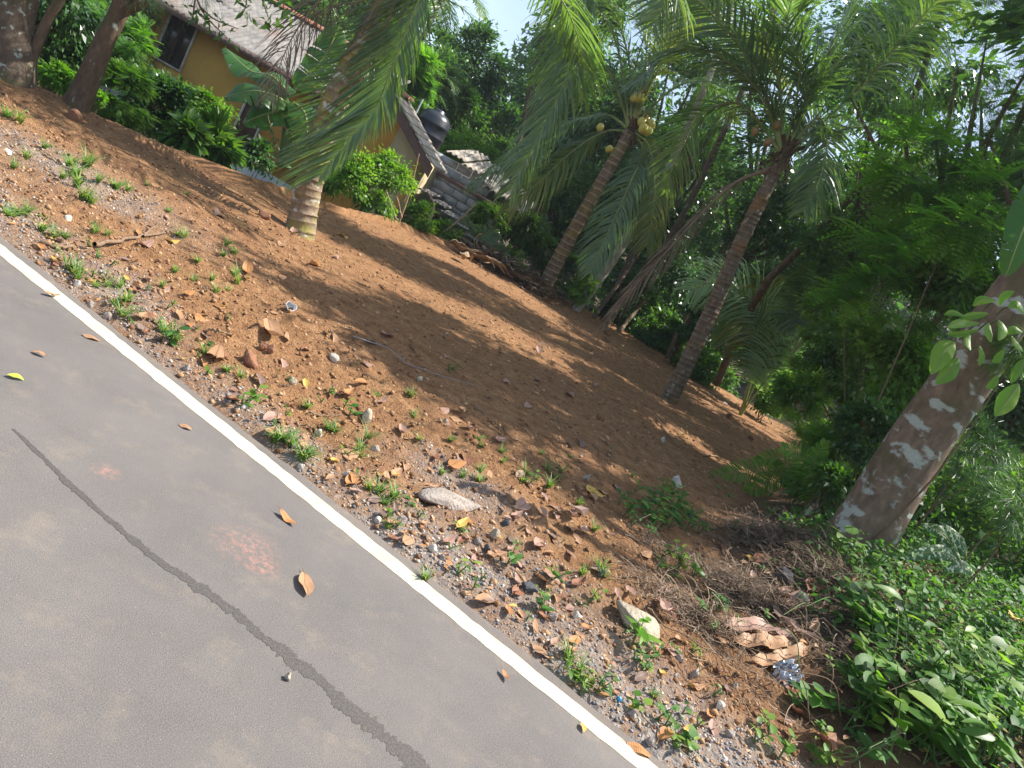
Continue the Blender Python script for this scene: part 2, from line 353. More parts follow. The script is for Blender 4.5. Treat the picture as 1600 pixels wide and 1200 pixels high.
def mat_asphalt():
    m, nt, o = newmat('asphalt'); v = pos_vec(nt)
    fine = noise(nt, 260, 3, 0.7, v); mid = noise(nt, 18, 4, 0.6, v); big = noise(nt, 1.3, 4, 0.55, v)
    c = ramp(nt, fine, [(0.25, (.078, .071, .067)), (0.5, (.134, .122, .115)), (0.75, (.21, .194, .183))])
    c = mixc(nt, thresh(nt, big, 0.35, 0.7), c, mixc(nt, 0.4, c, (.18, .164, .152)))
    c = mixc(nt, thresh(nt, noise(nt, 300, 2, .5, v), .70, .76), c, (.42, .38, .34)); c = mixc(nt, thresh(nt, noise(nt, 180, 2, .5, v), .72, .76), c, (.05, .045, .045))
    c = mixc(nt, .5, c, ramp(nt, noise(nt, 2.2, 5, .65, stretch(nt, v, (1, 1, 1))), [(.3, (.8, .8, .8)), (.7, (1.18, 1.16, 1.14))]), 'MULTIPLY')
    # dust patches
    du = thresh(nt, noise(nt, 4.2, 6, 0.72, v), 0.5, 0.74); c = mixc(nt, du, c, mixc(nt, 0.26, c, (.33, .26, .18)))
    # pinkish chalk marks
    for (px, py, r) in ((408, 886, .10), (166, 738, .08), (385, 855, .20)):
        g = Gp(px, py); vd = nt.nodes.new('ShaderNodeVectorMath'); vd.operation = 'DISTANCE'; vd.inputs[1].default_value = (g[0], g[1], 0.004); nt.links.new(v, vd.inputs[0])
        k = nt.nodes.new('ShaderNodeMapRange'); k.inputs['From Min'].default_value = r*0.8; k.inputs['From Max'].default_value = 0.02; nt.links.new(vd.outputs['Value'], k.inputs['Value'])
        k2 = nt.nodes.new('ShaderNodeMath'); k2.operation = 'MULTIPLY'; nt.links.new(k.outputs[0], k2.inputs[0]); nt.links.new(thresh(nt, noise(nt, 45, 4, 0.7, v), 0.38, 0.72), k2.inputs[1])
        c = mixc(nt, k2.outputs[0], c, mixc(nt, .55, c, (.46, .22, .16)))
    ed = attr(nt, 'edge'); e2 = nt.nodes.new('ShaderNodeMath'); e2.operation = 'MULTIPLY'; nt.links.new(ed, e2.inputs[0]); nt.links.new(thresh(nt, noise(nt, 8, 5, 0.7, v), 0.35, 0.62), e2.inputs[1])
    c = mixc(nt, e2.outputs[0], c, mixc(nt, .5, c, (.24, .16, .10)))
    bsdf(nt, o, c, 0.85, bump(nt, fine, 0.6, 0.006), 0.25); return m
M['asphalt'] = mat_asphalt()
def mat_wet():
    m, nt, o = newmat('damp_streak'); v = pos_vec(nt); fine = noise(nt, 160, 4, 0.75, v)
    c = ramp(nt, fine, [(0.28, (.046, .041, .038)), (0.5, (.08, .071, .066)), (0.74, (.135, .12, .112))])
    bsdf(nt, o, c, 0.6, bump(nt, fine, 0.4, 0.005), 0.3); return m
M['wet'] = mat_wet()
def mat_line():
    m, nt, o = newmat('line_paint'); v = pos_vec(nt); n1 = noise(nt, 30, 6, 0.75, v)
    c = ramp(nt, noise(nt, 6, 4, 0.6, v), [(0.3, (.44, .40, .28)), (0.6, (.53, .485, .36))])
    c = mixc(nt, thresh(nt, n1, 0.62, 0.74), c, (.5, .45, .36)); c = mixc(nt, thresh(nt, noise(nt, 3, 5, 0.7, v), 0.58, 0.75), c, mixc(nt, 0.5, c, (.55, .42, .26)))
    bsdf(nt, o, c, 0.7, bump(nt, noise(nt, 150, 3, 0.7, v), 0.35, 0.004), 0.3); return m
M['line'] = mat_line()
def mat_bark(name, base, lich, ls, lt, ring=0.0, green=None, lscale=(1, 1, .6), gt=0.5):
    m, nt, o = newmat(name); v = pos_vec(nt, False)
    c = ramp(nt, noise(nt, 14, 6, 0.7, stretch(nt, v, (1, 1, 0.5))), [(0.3, tuple(x*0.55 for x in base)), (0.55, base), (0.75, tuple(min(1, x*1.5) for x in base))])
    if green: c = mixc(nt, thresh(nt, noise(nt, 2.2, 4, 0.6, v), gt, gt+0.15), c, mixc(nt, 0.7, c, green))
    if lich:
        ln = thresh(nt, noise(nt, ls, 5, 0.5, stretch(nt, v, lscale), 0.25), lt, lt+0.09)
        c = mixc(nt, ln, c, mixc(nt, noise(nt, 40, 4, vec=v), tuple(x*0.65 for x in lich), lich))
    if ring:
        c = mixc(nt, thresh(nt, attr(nt, 'rnd'), 0.82, 0.88), c, mixc(nt, 0.6*ring, c, tuple(min(1, x*2.1) for x in base)))
    bsdf(nt, o, c, 0.88, bump(nt, noise(nt, 30, 6, 0.7, stretch(nt, v, (1, 1, .35))), 0.7, 0.02), 0.15); return m
M['palm_trunk'] = mat_bark('palm_trunk', (.23, .17, .12), (.55, .53, .47), 5, .63, 1.0, (.26, .22, .05), (1.4, 1.4, 1.2), .48)
M['palm_trunk_dark'] = mat_bark('palm_trunk_dark', (.19, .145, .105), (.46, .44, .38), 11, .60, .35, (.24, .13, .04), (1.4, 1.4, 1.2), .52)
M['palm_trunk_green'] = mat_bark('palm_trunk_green', (.29, .215, .15), (.70, .68, .60), 5, .57, .3, (.27, .25, .04), (1, 1, 1.6), .44)
M['lichen_trunk'] = mat_bark('lichen_trunk', (.20, .14, .098), (.47, .49, .43), 6.0, .545, 0, (.10, .09, .04), (1.0, 1.0, 1.5), .5)
M['bark'] = mat_bark('bark', (.13, .09, .06), (.42, .45, .38), 9, .64, 0, (.08, .09, .04))
M['bark_spotted'] = mat_bark('bark_spotted', (.14, .10, .07), (.42, .46, .38), 13, .58, 0, (.09, .1, .04), (1, 1, 1.3))
M['pale_bark'] = mat_bark('pale_bark', (.44, .40, .33), None, 1, 1)
M['rachis'] = simple('rachis', (.22, .26, .07), 0.45, 0.3, 3, spec=0.5)
M['rachis_dry'] = simple('rachis_dry', (.25, .17, .11), 0.8, 0.3, 6)
M['fibre'] = simple('fibre', (.13, .085, .05), 0.95, 0.5, 20, bs=0.9, bd=0.03)
M['coconut'] = simple('coconut', (.42, .36, .06), 0.4, 0.3, 4, spec=0.5)
M['coconut_orange'] = simple('coconut_orange', (.25, .15, .05), 0.45, 0.3, 4, spec=0.5)
M['stem'] = simple('stem', (.10, .16, .05), 0.6, 0.3, 8)
M['stem_brown'] = simple('stem_brown', (.15, .10, .06), 0.8, 0.3, 8)
M['twig'] = simple('twig', (.22, .145, .09), 0.85, 0.35, 30, bs=0.6)
M['rock_tan'] = simple('rock_tan', (.40, .34, .25), 0.9, 0.4, 9, bs=0.9, bd=0.02)
M['rock_grey'] = simple('rock_grey', (.33, .28, .24), 0.9, 0.4, 12, bs=0.9, bd=0.02)
M['rock_pale'] = simple('rock_pale', (.52, .47, .40), 0.9, 0.3, 12, bs=0.8, bd=0.015)
M['rock_red'] = simple('rock_red', (.27, .13, .075), 0.95, 0.35, 12, bs=0.9, bd=0.02)
M['rock_dark'] = simple('rock_dark', (.08, .08, .085), 0.8, 0.4, 14, bs=0.8, bd=0.01)
M['wall_yellow'] = simple('wall_yellow', (.66, .41, .10), 0.85, 0.14, 1.5, bs=0.15)
M['wall_orange'] = simple('wall_orange', (.60, .31, .07), 0.85, 0.16, 1.5, bs=0.15)
M['wall_cream'] = simple('wall_cream', (.52, .43, .25), 0.85, 0.14, 2, bs=0.15)
M['plinth'] = simple('plinth', (.58, .58, .56), 0.85, 0.15, 2, bs=0.15)
M['dark_glass'] = simple('dark_glass', (.035, .028, .025), 0.18, 0.4, 2, spec=0.6, bs=0.02)
M['brown_wood'] = simple('brown_wood', (.105, .045, .03), 0.55, 0.3, 6, bs=0.2)
M['white_frame'] = simple('white_frame', (.62, .58, .5), 0.7, 0.15, 6)
def mat_wall(name, col):
    m, nt, o = newmat(name); v = pos_vec(nt); c = ramp(nt, noise(nt, 1.4, 5, .6, v), [(.3, tuple(x*.8 for x in col)), (.7, tuple(x*1.1 for x in col))])
    c = mixc(nt, thresh(nt, noise(nt, 2.6, 6, .75, stretch(nt, v, (1.6, 1.6, .5))), .56, .74), c, tuple(x*.55 for x in col)); c = mixc(nt, thresh(nt, noise(nt, 9, 5, .7, v), .66, .74), c, (.5, .45, .36))
    bsdf(nt, o, c, .88, bump(nt, noise(nt, 60, 3, vec=v), .2, .01), .15); return m
M['wall_yellow'] = mat_wall('wall_yellow', (.68, .40, .10)); M['wall_orange'] = mat_wall('wall_orange', (.62, .31, .07)); M['wall_cream'] = mat_wall('wall_cream', (.54, .45, .27))
M['fascia'] = simple('fascia', (.14, .085, .07), 0.8, 0.25, 8)
M['tank'] = simple('tank_plastic', (.028, .032, .042), 0.35, 0.2, 3, spec=0.5, bs=0.05)
M['pipe'] = simple('pipe_white', (.7, .72, .75), 0.5, 0.1, 4)
def mat_roof():
    m, nt, o = newmat('asbestos_roof'); v = pos_vec(nt, False)
    c = ramp(nt, noise(nt, 3, 6, 0.7, v), [(0.3, (.13, .125, .12)), (0.6, (.24, .225, .21)), (0.8, (.33, .31, .29))])
    c = mixc(nt, thresh(nt, noise(nt, 30, 4, 0.7, v), 0.6, 0.7), c, (.12, .10, .09)); c = mixc(nt, thresh(nt, noise(nt, 1.1, 4, 0.6, v), 0.5, 0.8), c, mixc(nt, 0.4, c, (.3, .16, .1)))
    bsdf(nt, o, c, 0.92, bump(nt, noise(nt, 40, 4, vec=v), 0.5, 0.02), 0.1); return m
M['roof'] = mat_roof()
M['tile'] = simple('clay_tile', (.34, .15, .095), 0.85, 0.4, 5, bs=0.4)
M['roof_tan'] = simple('roof_tan', (.38, .33, .27), 0.9, 0.3, 3, bs=0.4)
M['block'] = simple('cement_block', (.55, .56, .58), 0.9, 0.15, 5, bs=0.5)
M['mortar'] = simple('mortar', (.17, .17, .17), 0.95, 0.2, 9)
M['husk'] = simple('husk', (.42, .30, .2), 0.85, 0.35, 9, bs=0.6)
M['paper'] = simple('white_plastic', (.75, .77, .78), 0.35, 0.08, 5, spec=0.5)
M['blue'] = simple('blue_plastic', (.06, .3, .5), 0.35, 0.3, 30, spec=0.5)
M['bulb'] = simple('bulb_glass', (.8, .78, .7), 0.2, 0.05, 5, spec=0.5)
M['cable'] = simple('cable', (.25, .23, .22), 0.6, 0.2, 10)
M['red'] = leafmat('red_flower', [(.4, .02, .02), (.6, .05, .04)], 0.3, 0.4, tcol=(1, 1, 1))
def mat_foil():
    m, nt, o = newmat('foil'); v = pos_vec(nt, False)
    p = bsdf(nt, o, ramp(nt, noise(nt, 13, 2, vec=v), [(0.42, (.42, .45, .5)), (0.5, (.05, .06, .09)), (0.58, (.5, .52, .54))]), 0.22, bump(nt, noise(nt, 30, 2, vec=v), 0.5, 0.01), 0.6); p.inputs['Metallic'].default_value = 0.25; return m
M['foil'] = mat_foil()
def mat_pebble():
    m, nt, o = newmat('gravel'); 
    c = ramp(nt, attr(nt, 'rnd'), [(0.0, (.13, .125, .13)), (0.3, (.27, .26, .265)), (0.55, (.36, .31, .27)), (0.75, (.45, .29, .17)), (1.0, (.62, .58, .52))])
    bsdf(nt, o, c, 0.85, None, 0.2); return m
M['pebble'] = mat_pebble()
def mat_clod():
    m, nt, o = newmat('soil_clod'); v = pos_vec(nt)
    c = ramp(nt, attr(nt, 'rnd'), [(0.0, (.14, .07, .038)), (0.35, (.26, .14, .07)), (0.7, (.38, .22, .115)), (1.0, (.47, .31, .18))])
    bsdf(nt, o, c, 0.95, bump(nt, noise(nt, 90, 3, vec=v), 0.6, 0.01), 0.1); return m
M['clod'] = mat_clod()
def mat_litter():
    m, nt, o = newmat('leaf_litter')
    c = ramp(nt, attr(nt, 'rnd'), [(0.0, (.12, .075, .05)), (0.3, (.23, .13, .08)), (0.55, (.36, .20, .11)), (0.8, (.45, .29, .18)), (1.0, (.46, .22, .08))])
    bsdf(nt, o, c, 0.7, None, 0.25); return m
M['litter'] = mat_litter()

# ------------------------------------------------------------------ ground sheet
def axis(segs):
    out = [segs[0][0]]
    for a, b, st in segs:
        n = max(1, int(round((b-a)/st))); out += list(np.linspace(a, b, n+1)[1:])
    return np.array(out)
gx = axis([(-260, -60, 20), (-60, -20, 4), (-20, -8, .4), (-8, -5, .09), (-5, 4.2, .032), (4.2, 9, .12), (9, 20, .5), (20, 60, 4), (60, 260, 20)])
gy = axis([(-60, -10, 10), (-10, 1.6, .6), (1.6, 7.2, .032), (7.2, 11, .05), (11, 21, .1), (21, 30, .4), (30, 60, 3), (60, 300, 20)])
XX, YY = np.meshgrid(gx, gy, indexing='ij')
ZZ = Hf(XX, YY)
nx, ny = XX.shape; idx = np.arange(nx*ny).reshape(nx, ny)
FF = np.stack([idx[:-1, :-1], idx[1:, :-1], idx[1:, 1:], idx[:-1, 1:]], -1).reshape(-1, 4)
mb = MB(); mb.add(np.stack([XX, YY, ZZ], -1).reshape(-1, 3), FF, 0.5)
ground = mb.obj('ground', M['soil']); tag(ground, 'bare graded orange brown soil lot with gravelly verge', kind='structure')
def gravel_mask(x, y):
    d = rdist(x, y); al = ralong(x, y)
    w = 0.55+0.55*sst(2.4, 3.6, al)+0.35*(1-sst(0.2, 1.4, al))+0.7*(fbm(x*1.3+8, y*1.3, 3)-0.5)
    g = (1-sst(w*0.35, w*1.1, d))*np.maximum(.45+.55*sst(.35, .6, fbm(x*2.6+30, y*2.6, 3)), sst(2.6, 3.8, ralong(x, y)))
    g2 = 0.8*np.exp(-(((x+3.9)/.9)**2+((y-6.0)/.55)**2))+0.8*np.exp(-(((x-0.02)/.35)**2+((y-4.15)/.3)**2))
    return np.clip(g+g2, 0, 1)
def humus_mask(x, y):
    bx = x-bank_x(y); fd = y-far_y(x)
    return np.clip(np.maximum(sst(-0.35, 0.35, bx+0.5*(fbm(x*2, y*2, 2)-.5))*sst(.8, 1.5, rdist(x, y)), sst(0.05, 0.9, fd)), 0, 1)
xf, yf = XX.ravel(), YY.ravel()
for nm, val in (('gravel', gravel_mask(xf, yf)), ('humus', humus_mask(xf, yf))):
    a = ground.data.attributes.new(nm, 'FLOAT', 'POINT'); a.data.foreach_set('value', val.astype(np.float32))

# ------------------------------------------------------------------ road, line, damp streak
al = np.concatenate([np.arange(-60, -6, 1.0), np.arange(-6, 9, 0.04), np.arange(9, 40, 1.0)])
def rpt(a, d, z): return np.stack([RA[0]+RDIR[0]*a+RNRM[0]*d, RA[1]+RDIR[1]*a+RNRM[1]*d, np.broadcast_to(z, np.shape(a))], -1)
edge = 0.075+0.03*(fbm(al*1.5+3, al*0+2, 3)-0.5)*2+0.02*(vnoise(al*14, al*0+7)-.5)
rows = [rpt(al, edge+0.02, -0.05), rpt(al, edge, 0.0)]
for d in (0.05, -0.2, -0.6, -1.2, -2, -3.2, -4.5, -5.0): rows.append(rpt(al, al*0+d, 0.004*(1 if d > -4.4 else 0)))
rows[1][:, 2] = -0.004
V = np.stack(rows, 0); k, n = V.shape[:2]; ii = np.arange(k*n).reshape(k, n)
mb = MB(); mb.add(V.reshape(-1, 3), np.stack([ii[:-1, :-1], ii[:-1, 1:], ii[1:, 1:], ii[1:, :-1]], -1).reshape(-1, 4)[:, ::-1], 0.5)
road = mb.obj('road', M['asphalt']); tag(road, 'worn grey asphalt road running beside the lot', kind='structure')
ev = np.array([1, .8, .35, 0, 0, 0, 0, 0, 0, 0])[:, None]*np.ones(n); a = road.data.attributes.new('edge', 'FLOAT', 'POINT'); a.data.foreach_set('value', ev.ravel().astype(np.float32))
def ribbon(a, d0, d1, z, name, mat, label):
    m1 = (d0+d1)/2; R = np.stack([rpt(a, d0, z), rpt(a, m1, z), rpt(a, d1, z)], 0); k, n = R.shape[:2]; ii = np.arange(k*n).reshape(k, n)
    b = MB(); b.add(R.reshape(-1, 3), np.stack([ii[:-1, :-1], ii[:-1, 1:], ii[1:, 1:], ii[1:, :-1]], -1).reshape(-1, 4), 0.5)
    o = b.obj(name, mat); tag(o, label, kind='structure'); return o
LW = abs(float(rdist(*Gp(800, 1047))-rdist(*Gp(800, 1022)))); print('LW', LW)
ribbon(al, -LW+0.008*(vnoise(al*23, al*0)-.5)+0.006*(vnoise(al*60, al*0+5)-.5), 0.008*(vnoise(al*21, al*0+9)-.5)+0.006*(vnoise(al*55, al*0+2)-.5), 0.0052, 'road_line', M['line'], 'white painted edge line of the road')
# damp streak through measured points
sp = [(20, 672, 7), (70, 720, 12), (110, 760, 16), (160, 805, 13), (210, 848, 20), (250, 880, 17), (300, 912, 27), (345, 945, 28), (380, 970, 22), (410, 998, 20), (440, 1020, 30), (475, 1048, 38), (505, 1070, 18), (530, 1095, 36), (570, 1130, 42), (600, 1155, 36), (635, 1180, 42), (665, 1215, 36), (720, 1270, 40)]
pts = np.array([Gp(a, b) for a, b, w in sp]); wd = np.array([w*np.linalg.norm(Gp(a+1, b+0)-Gp(a, b)) for a, b, w in sp])
S = spline(np.hstack([pts, wd[:, None]]), 420); T = nrm(np.gradient(S[:, :2], axis=0)); Nn = np.stack([-T[:, 1], T[:, 0]], -1)
tt = np.arange(420)
wl_ = S[:, 2]*0.5*(0.1+1.7*fbm(tt*.13, tt*0, 5, .85)**1.3); wr_ = S[:, 2]*0.5*(0.1+1.7*fbm(tt*.13+40, tt*0+3, 5, .85)**1.3)
L3 = np.c_[S[:, :2]+Nn*wl_[:, None], np.full(420, .0051)]; R3 = np.c_[S[:, :2]-Nn*wr_[:, None], np.full(420, .0051)]
mb = MB(); ii = np.arange(840).reshape(2, 420); mb.add(np.vstack([L3, R3]), np.stack([ii[0, :-1], ii[0, 1:], ii[1, 1:], ii[1, :-1]], -1)[:, ::-1], .5)
o = mb.obj('damp_streak', M['wet']); tag(o, 'dark damp streak running along the asphalt', kind='structure')

# ------------------------------------------------------------------ pebbles, clods, litter (stuff)
ICO_V = None
def ico(sub=1):
    t = (1+5**.5)/2
    v = [(-1, t, 0), (1, t, 0), (-1, -t, 0), (1, -t, 0), (0, -1, t), (0, 1, t), (0, -1, -t), (0, 1, -t), (t, 0, -1), (t, 0, 1), (-t, 0, -1), (-t, 0, 1)]
    f = [(0, 11, 5), (0, 5, 1), (0, 1, 7), (0, 7, 10), (0, 10, 11), (1, 5, 9), (5, 11, 4), (11, 10, 2), (10, 7, 6), (7, 1, 8), (3, 9, 4), (3, 4, 2), (3, 2, 6), (3, 6, 8), (3, 8, 9), (4, 9, 5), (2, 4, 11), (6, 2, 10), (8, 6, 7), (9, 8, 1)]
    v = [Vector(a).normalized() for a in v]
    for _ in range(sub):
        nf = []; cache = {}
        def mid(a, b):
            k = (min(a, b), max(a, b))
            if k not in cache: cache[k] = len(v); v.append(((v[a]+v[b])/2).normalized())
            return cache[k]
        for a, b, c in f:
            x, y, z = mid(a, b), mid(b, c), mid(c, a); nf += [(a, x, z), (b, y, x), (c, z, y), (x, y, z)]
        f = nf
    return np.array([tuple(a) for a in v]), np.array(f)
I0 = ico(0); I2 = ico(2); I3 = ico(3)
OCT = (np.array([(1, 0, 0), (-1, 0, 0), (0, 1, 0), (0, -1, 0), (0, 0, 1), (0, 0, -1)], float), np.array([(0, 2, 4), (2, 1, 4), (1, 3, 4), (3, 0, 4), (2, 0, 5), (1, 2, 5), (3, 1, 5), (0, 3, 5)]))
def scatter_stones(n, xr, yr, dens, s0, s1, mat, name, label, tm=I0, flat=.55, sink=.25, pw=2.2):
    x = RS.uniform(*xr, n); y = RS.uniform(*yr, n); keep = (RS.rand(n) < dens(x, y)) & (rdist(x, y) > 0.14)
    x, y = x[keep], y[keep]; n = len(x); s = s0+(s1-s0)*RS.rand(n)**pw
    z = Hf(x, y)+s*flat*(1-sink*2)*.6
    R = mats_from(rdirs(n)*np.array([1, 1, .3]), np.tile([0, 0, 1.0], (n, 1))+0.3*rdirs(n))
    mb = MB(); sc = np.stack([s*RS.uniform(.6, 1.1, n), s*RS.uniform(.8, 1.3, n), s*flat*RS.uniform(.6, 1.2, n)], -1)
    tv = tm[0]*(1+0.25*(np.random.RandomState(3).rand(len(tm[0]), 1)-.5))
    mass(mb, (tv, tm[1]), np.stack([x, y, z], -1), R, sc)
    o = mb.obj(name, mat, smooth=False); tag(o, label, kind='stuff'); return n
n1 = scatter_stones(80000, (-5.5, 2.6), (2.3, 7.5), lambda x, y: np.clip(gravel_mask(x, y)*1.1*np.clip(1.3-((y-2.5)/5), .15, 1), 0, 1)*(rdist(x, y) > .12), .0035, .0135, M['pebble'], 'gravel', 'grey crushed gravel along the road edge', tm=OCT, flat=.7)
n2 = scatter_stones(120000, (-6, 4.5), (2.5, 11), lambda x, y: np.clip(.45*np.exp(-np.clip(rdist(x, y)-.8, 0, 9)/1.7)+.06, 0, 1)*(1-humus_mask(x, y)), .004, .024, M['clod'], 'soil_clods', 'crumbly orange soil clods on the verge', pw=4.5, flat=.7, tm=OCT)
n3 = scatter_stones(40000, (-6, 7), (7, 19.5), lambda x, y: .13*(1-humus_mask(x, y))*(x < bank_x(y))*(y < far_y(x)), .008, .032, M['clod'], 'soil_lumps', 'small lumps over the graded soil farther back', pw=3, flat=.7, tm=OCT)
print('stones', n1, n2, n3)

def strew(mb, n, xr, yr, dens, s0, s1, tm, lift=.012, tilt=.35, zf=Hf):
    x = RS.uniform(*xr, n); y = RS.uniform(*yr, n); keep = (RS.rand(n) < dens(x, y)) & (rdist(x, y) > 0.16)
    x, y = x[keep], y[keep]; n = len(x); s = RS.uniform(s0, s1, n); a = RS.uniform(0, 6.28, n)
    D = np.stack([np.cos(a), np.sin(a), RS.normal(0, tilt, n)], -1); U = np.tile([0, 0, 1.0], (n, 1))+tilt*rdirs(n)
    mass(mb, tm, np.stack([x, y, zf(x, y)+lift+RS.rand(n)*lift], -1), mats_from(D, U), s); return n
LL = leaf_t(3, .45, .3, .25)
mb = MB()
strew(mb, 17000, (-5.5, 3.4), (2.4, 8.5), lambda x, y: (.15+1.1*sst(.45, .62, fbm(x*1.9+3, y*1.9, 3)))*np.clip(.55*np.exp(-((rdist(x, y)-.45)/.55)**2)+.12*np.exp(-((rdist(x, y)-1.4)/.9)**2)+.35*np.exp(-(((x-1.0)/.7)**2+((y-4.6)/.8)**2)), 0, 1), .012, .045, LL, .004)
strew(mb, 5000, (1.0, 4.4), (3.2, 8), lambda x, y: .8*humus_mask(x, y), .03, .08, LL, .006)
strew(mb, 3500, (-5, 7), (6, 19), lambda x, y: .10*(x < bank_x(y))*(y < far_y(x)-.2), .04, .09, LL, .004)
o = mb.obj('leaf_litter', M['litter']); tag(o, 'crumbled dry leaf litter strewn over the verge and soil', kind='stuff')

# ------------------------------------------------------------------ dry straw mound (stuff)
def straws(mb, n, cx, cy, sx, sy, ang, l0, l1, w, h):
    ca, sa = math.cos(ang), math.sin(ang)
    u = RS.normal(0, 1, n)*.55; v = RS.normal(0, 1, n)*.55
    x = cx+(u*sx*ca-v*sy*sa); y = cy+(u*sx*sa+v*sy*ca); r = np.sqrt(u*u+v*v)
    top = np.maximum(h*np.exp(-(r*1.1)**2), .01); z = Hf(x, y)+RS.rand(n)**.6*top+.004
    a = RS.uniform(0, 6.28, n); L = RS.uniform(l0*.6, l1, n); tl = RS.normal(0, .5, n); bend = RS.normal(0, 1.6, n)
    seg = 5; P = np.zeros((n, seg, 3)); p = np.stack([x, y, z], -1)
    for j in range(seg):
        P[:, j] = p; aa = a+bend*(j/seg-.5); d = np.stack([np.cos(aa), np.sin(aa), tl*(1-1.4*j/seg)], -1); p = p+d*(L/(seg-1))[:, None]
    gz = Hf(P[:, :, 0], P[:, :, 1]); P[:, :, 2] = np.maximum(P[:, :, 2], gz+.004)
    T = nrm(np.gradient(P, axis=1)); W = nrm(np.cross(T, np.array([0, 0, 1.0])+.5*rdirs(n)[:, None, :])); ww = w*RS.uniform(.5, 1.4, n)[:, None, None]
    V = np.stack([P-W*ww, P+W*ww], 2).reshape(n, seg*2, 3); f = np.array([(2*j, 2*j+1, 2*j+3, 2*j+2) for j in range(seg-1)])
    F = (f[None]+(np.arange(n)*seg*2)[:, None, None]).reshape(-1, 4); mb.add(V.reshape(-1, 3), F, np.repeat(RS.rand(n), seg-1))
mb = MB()
for (px, py, sx, sy, n, h) in ((1210, 850, .55, .45, 2600, .14), (1150, 930, .5, .45, 2300, .12), (1280, 905, .45, .4, 1500, .12), (1110, 980, .4, .3, 600, .06), (1050, 935, .4, .35, 700, .05), (1250, 1010, .4, .3, 450, .06), (1180, 1090, .5, .35, 260, .03), (1030, 860, .4, .3, 350, .03), (1330, 860, .4, .3, 500, .05)):
    g = G(px, py); straws(mb, int(n*.8), g[0], g[1], sx*.85, sy*.85, .3, .08, .24, .0021, h)
for (px, py) in ((760, 410), (800, 430), (830, 445)):
    g = G(px, py); straws(mb, 260, g[0], g[1]-.2, .8, .4, .3, .3, .9, .012, .3)
o = mb.obj('dry_straw', M['straw']); tag(o, 'tangled dry brown straw heaped on the bank', kind='stuff')

# ------------------------------------------------------------------ palms
def palm_trunk_mesh(P, r0, r1, step=.075, flare=.5, n=16):
    P = spline(P, 60); seg = np.linalg.norm(np.diff(P, axis=0), axis=1); cum = np.r_[0, np.cumsum(seg)]; L = cum[-1]
    ss = []; k = 0; s = 0
    while s < L:
        h = step*random.uniform(.75, 1.3)
        ss += [(s, 1.0, .2), (s+h*.72, .985, .2), (s+h*.80, 1.045, .95)]; s += h
    ss.append((L, 1, .2)); sv = np.array([min(a[0], L) for a in ss])
    Q = np.stack([np.interp(sv, cum, P[:, i]) for i in range(3)], -1)
    rad = (r0+(r1-r0)*(sv/L))*np.array([a[1] for a in ss])*(1+flare*np.exp(-sv/.22))
    V, F = tube(Q, rad, n); V = V.reshape(len(Q), n, 3)
    V += (RS.normal(0, .0045, V.shape)); rn = np.repeat([a[2] for a in ss[:-1]], n)
    return V.reshape(-1, 3), F, rn
def frond(parent, P, L=1.0, n=75, mat='palm_leaf', rmat='rachis', droop=.15, ref=None, a=.55, w=.015, r0=.022, start=.13, seg=5, off=(0, 0, 0), scat=.10, sl=(1, 1), name='frond'):
    P = np.asarray(P, float)-np.asarray(off); C3 = spline(P, 60); T = nrm(np.gradient(C3, axis=0))
    cl = np.r_[0, np.cumsum(np.linalg.norm(np.diff(C3, axis=0), axis=1))]; tot = cl[-1]
    n = int(n*1.45); mb = MB(); ts = np.linspace(start, .995, n); s = ts*tot
    base = np.stack([np.interp(s, cl, C3[:, i]) for i in range(3)], -1); Tt = nrm(np.stack([np.interp(s, cl, T[:, i]) for i in range(3)], -1))
    rf = np.array([0, 0, 1.0]) if ref is None else np.asarray(ref, float)
    Sd = nrm(np.cross(Tt, rf[None])); Nn = np.cross(Sd, Tt)
    for sg in (-1, 1):
        tl = (ts-start)/(1-start); ln = L*(np.sin(np.pi*np.clip(.13+.80*tl, 0, 1))**.75)*RS.uniform(.88, 1.06, n); ln = np.maximum(ln, L*.2)*sl[(sg+1)//2]
        aa = a+.5*tl**2
        d0 = nrm(Tt*aa[:, None]+Sd*sg*.85+Nn*.12+scat*RS.normal(size=(n, 3))); p = base.copy(); pts = [p.copy()]
        for j in range(seg):
            d = nrm(d0+np.array([0, 0, -1.0])*droop*(j+.3)*RS.uniform(.7, 1.3, (n, 1))); p = p+d*(ln/seg)[:, None]; pts.append(p.copy())
        Pt = np.stack(pts, 1); D = nrm(np.gradient(Pt, axis=1)); W = nrm(np.cross(D, Nn[:, None, :]+.25*RS.normal(size=(n, 1, 3))))
        pr = np.array([.5, 1, .95, .75, .45, .06])[:seg+1][None, :, None]*w
        V = np.stack([Pt-W*pr, Pt+W*pr], 2).reshape(n, (seg+1)*2, 3); f = np.array([(2*j, 2*j+1, 2*j+3, 2*j+2) for j in range(seg)])
        F = (f[None]+(np.arange(n)*(seg+1)*2)[:, None, None]).reshape(-1, 4); rr = np.clip(RS.rand(n)*.7+.25*tl**3, 0, 1)
        mb.add(V.reshape(-1, 3), F, np.repeat(rr, seg))
    o = mb.obj(name, M[mat], parent, smooth=False)
    rb = MB(); rad = r0*(1.0-.88*np.linspace(0, 1, 60)); rad[:6] *= np.linspace(2.3, 1.1, 6); V, F = tube(C3, rad, 6); rb.add(V, F, .5); rb.obj('rachis', M[rmat], o)
    return o
def arc(base, az, el, L, bend=1.0, k=7):
    p = np.array(base, float); out = [p.copy()]
    for i in range(k):
        e = el-bend*(i/k)**1.2*1.9; d = np.array([math.cos(e)*math.cos(az), math.cos(e)*math.sin(az), math.sin(e)]); p = p+d*L/k; out.append(p.copy())
    return out
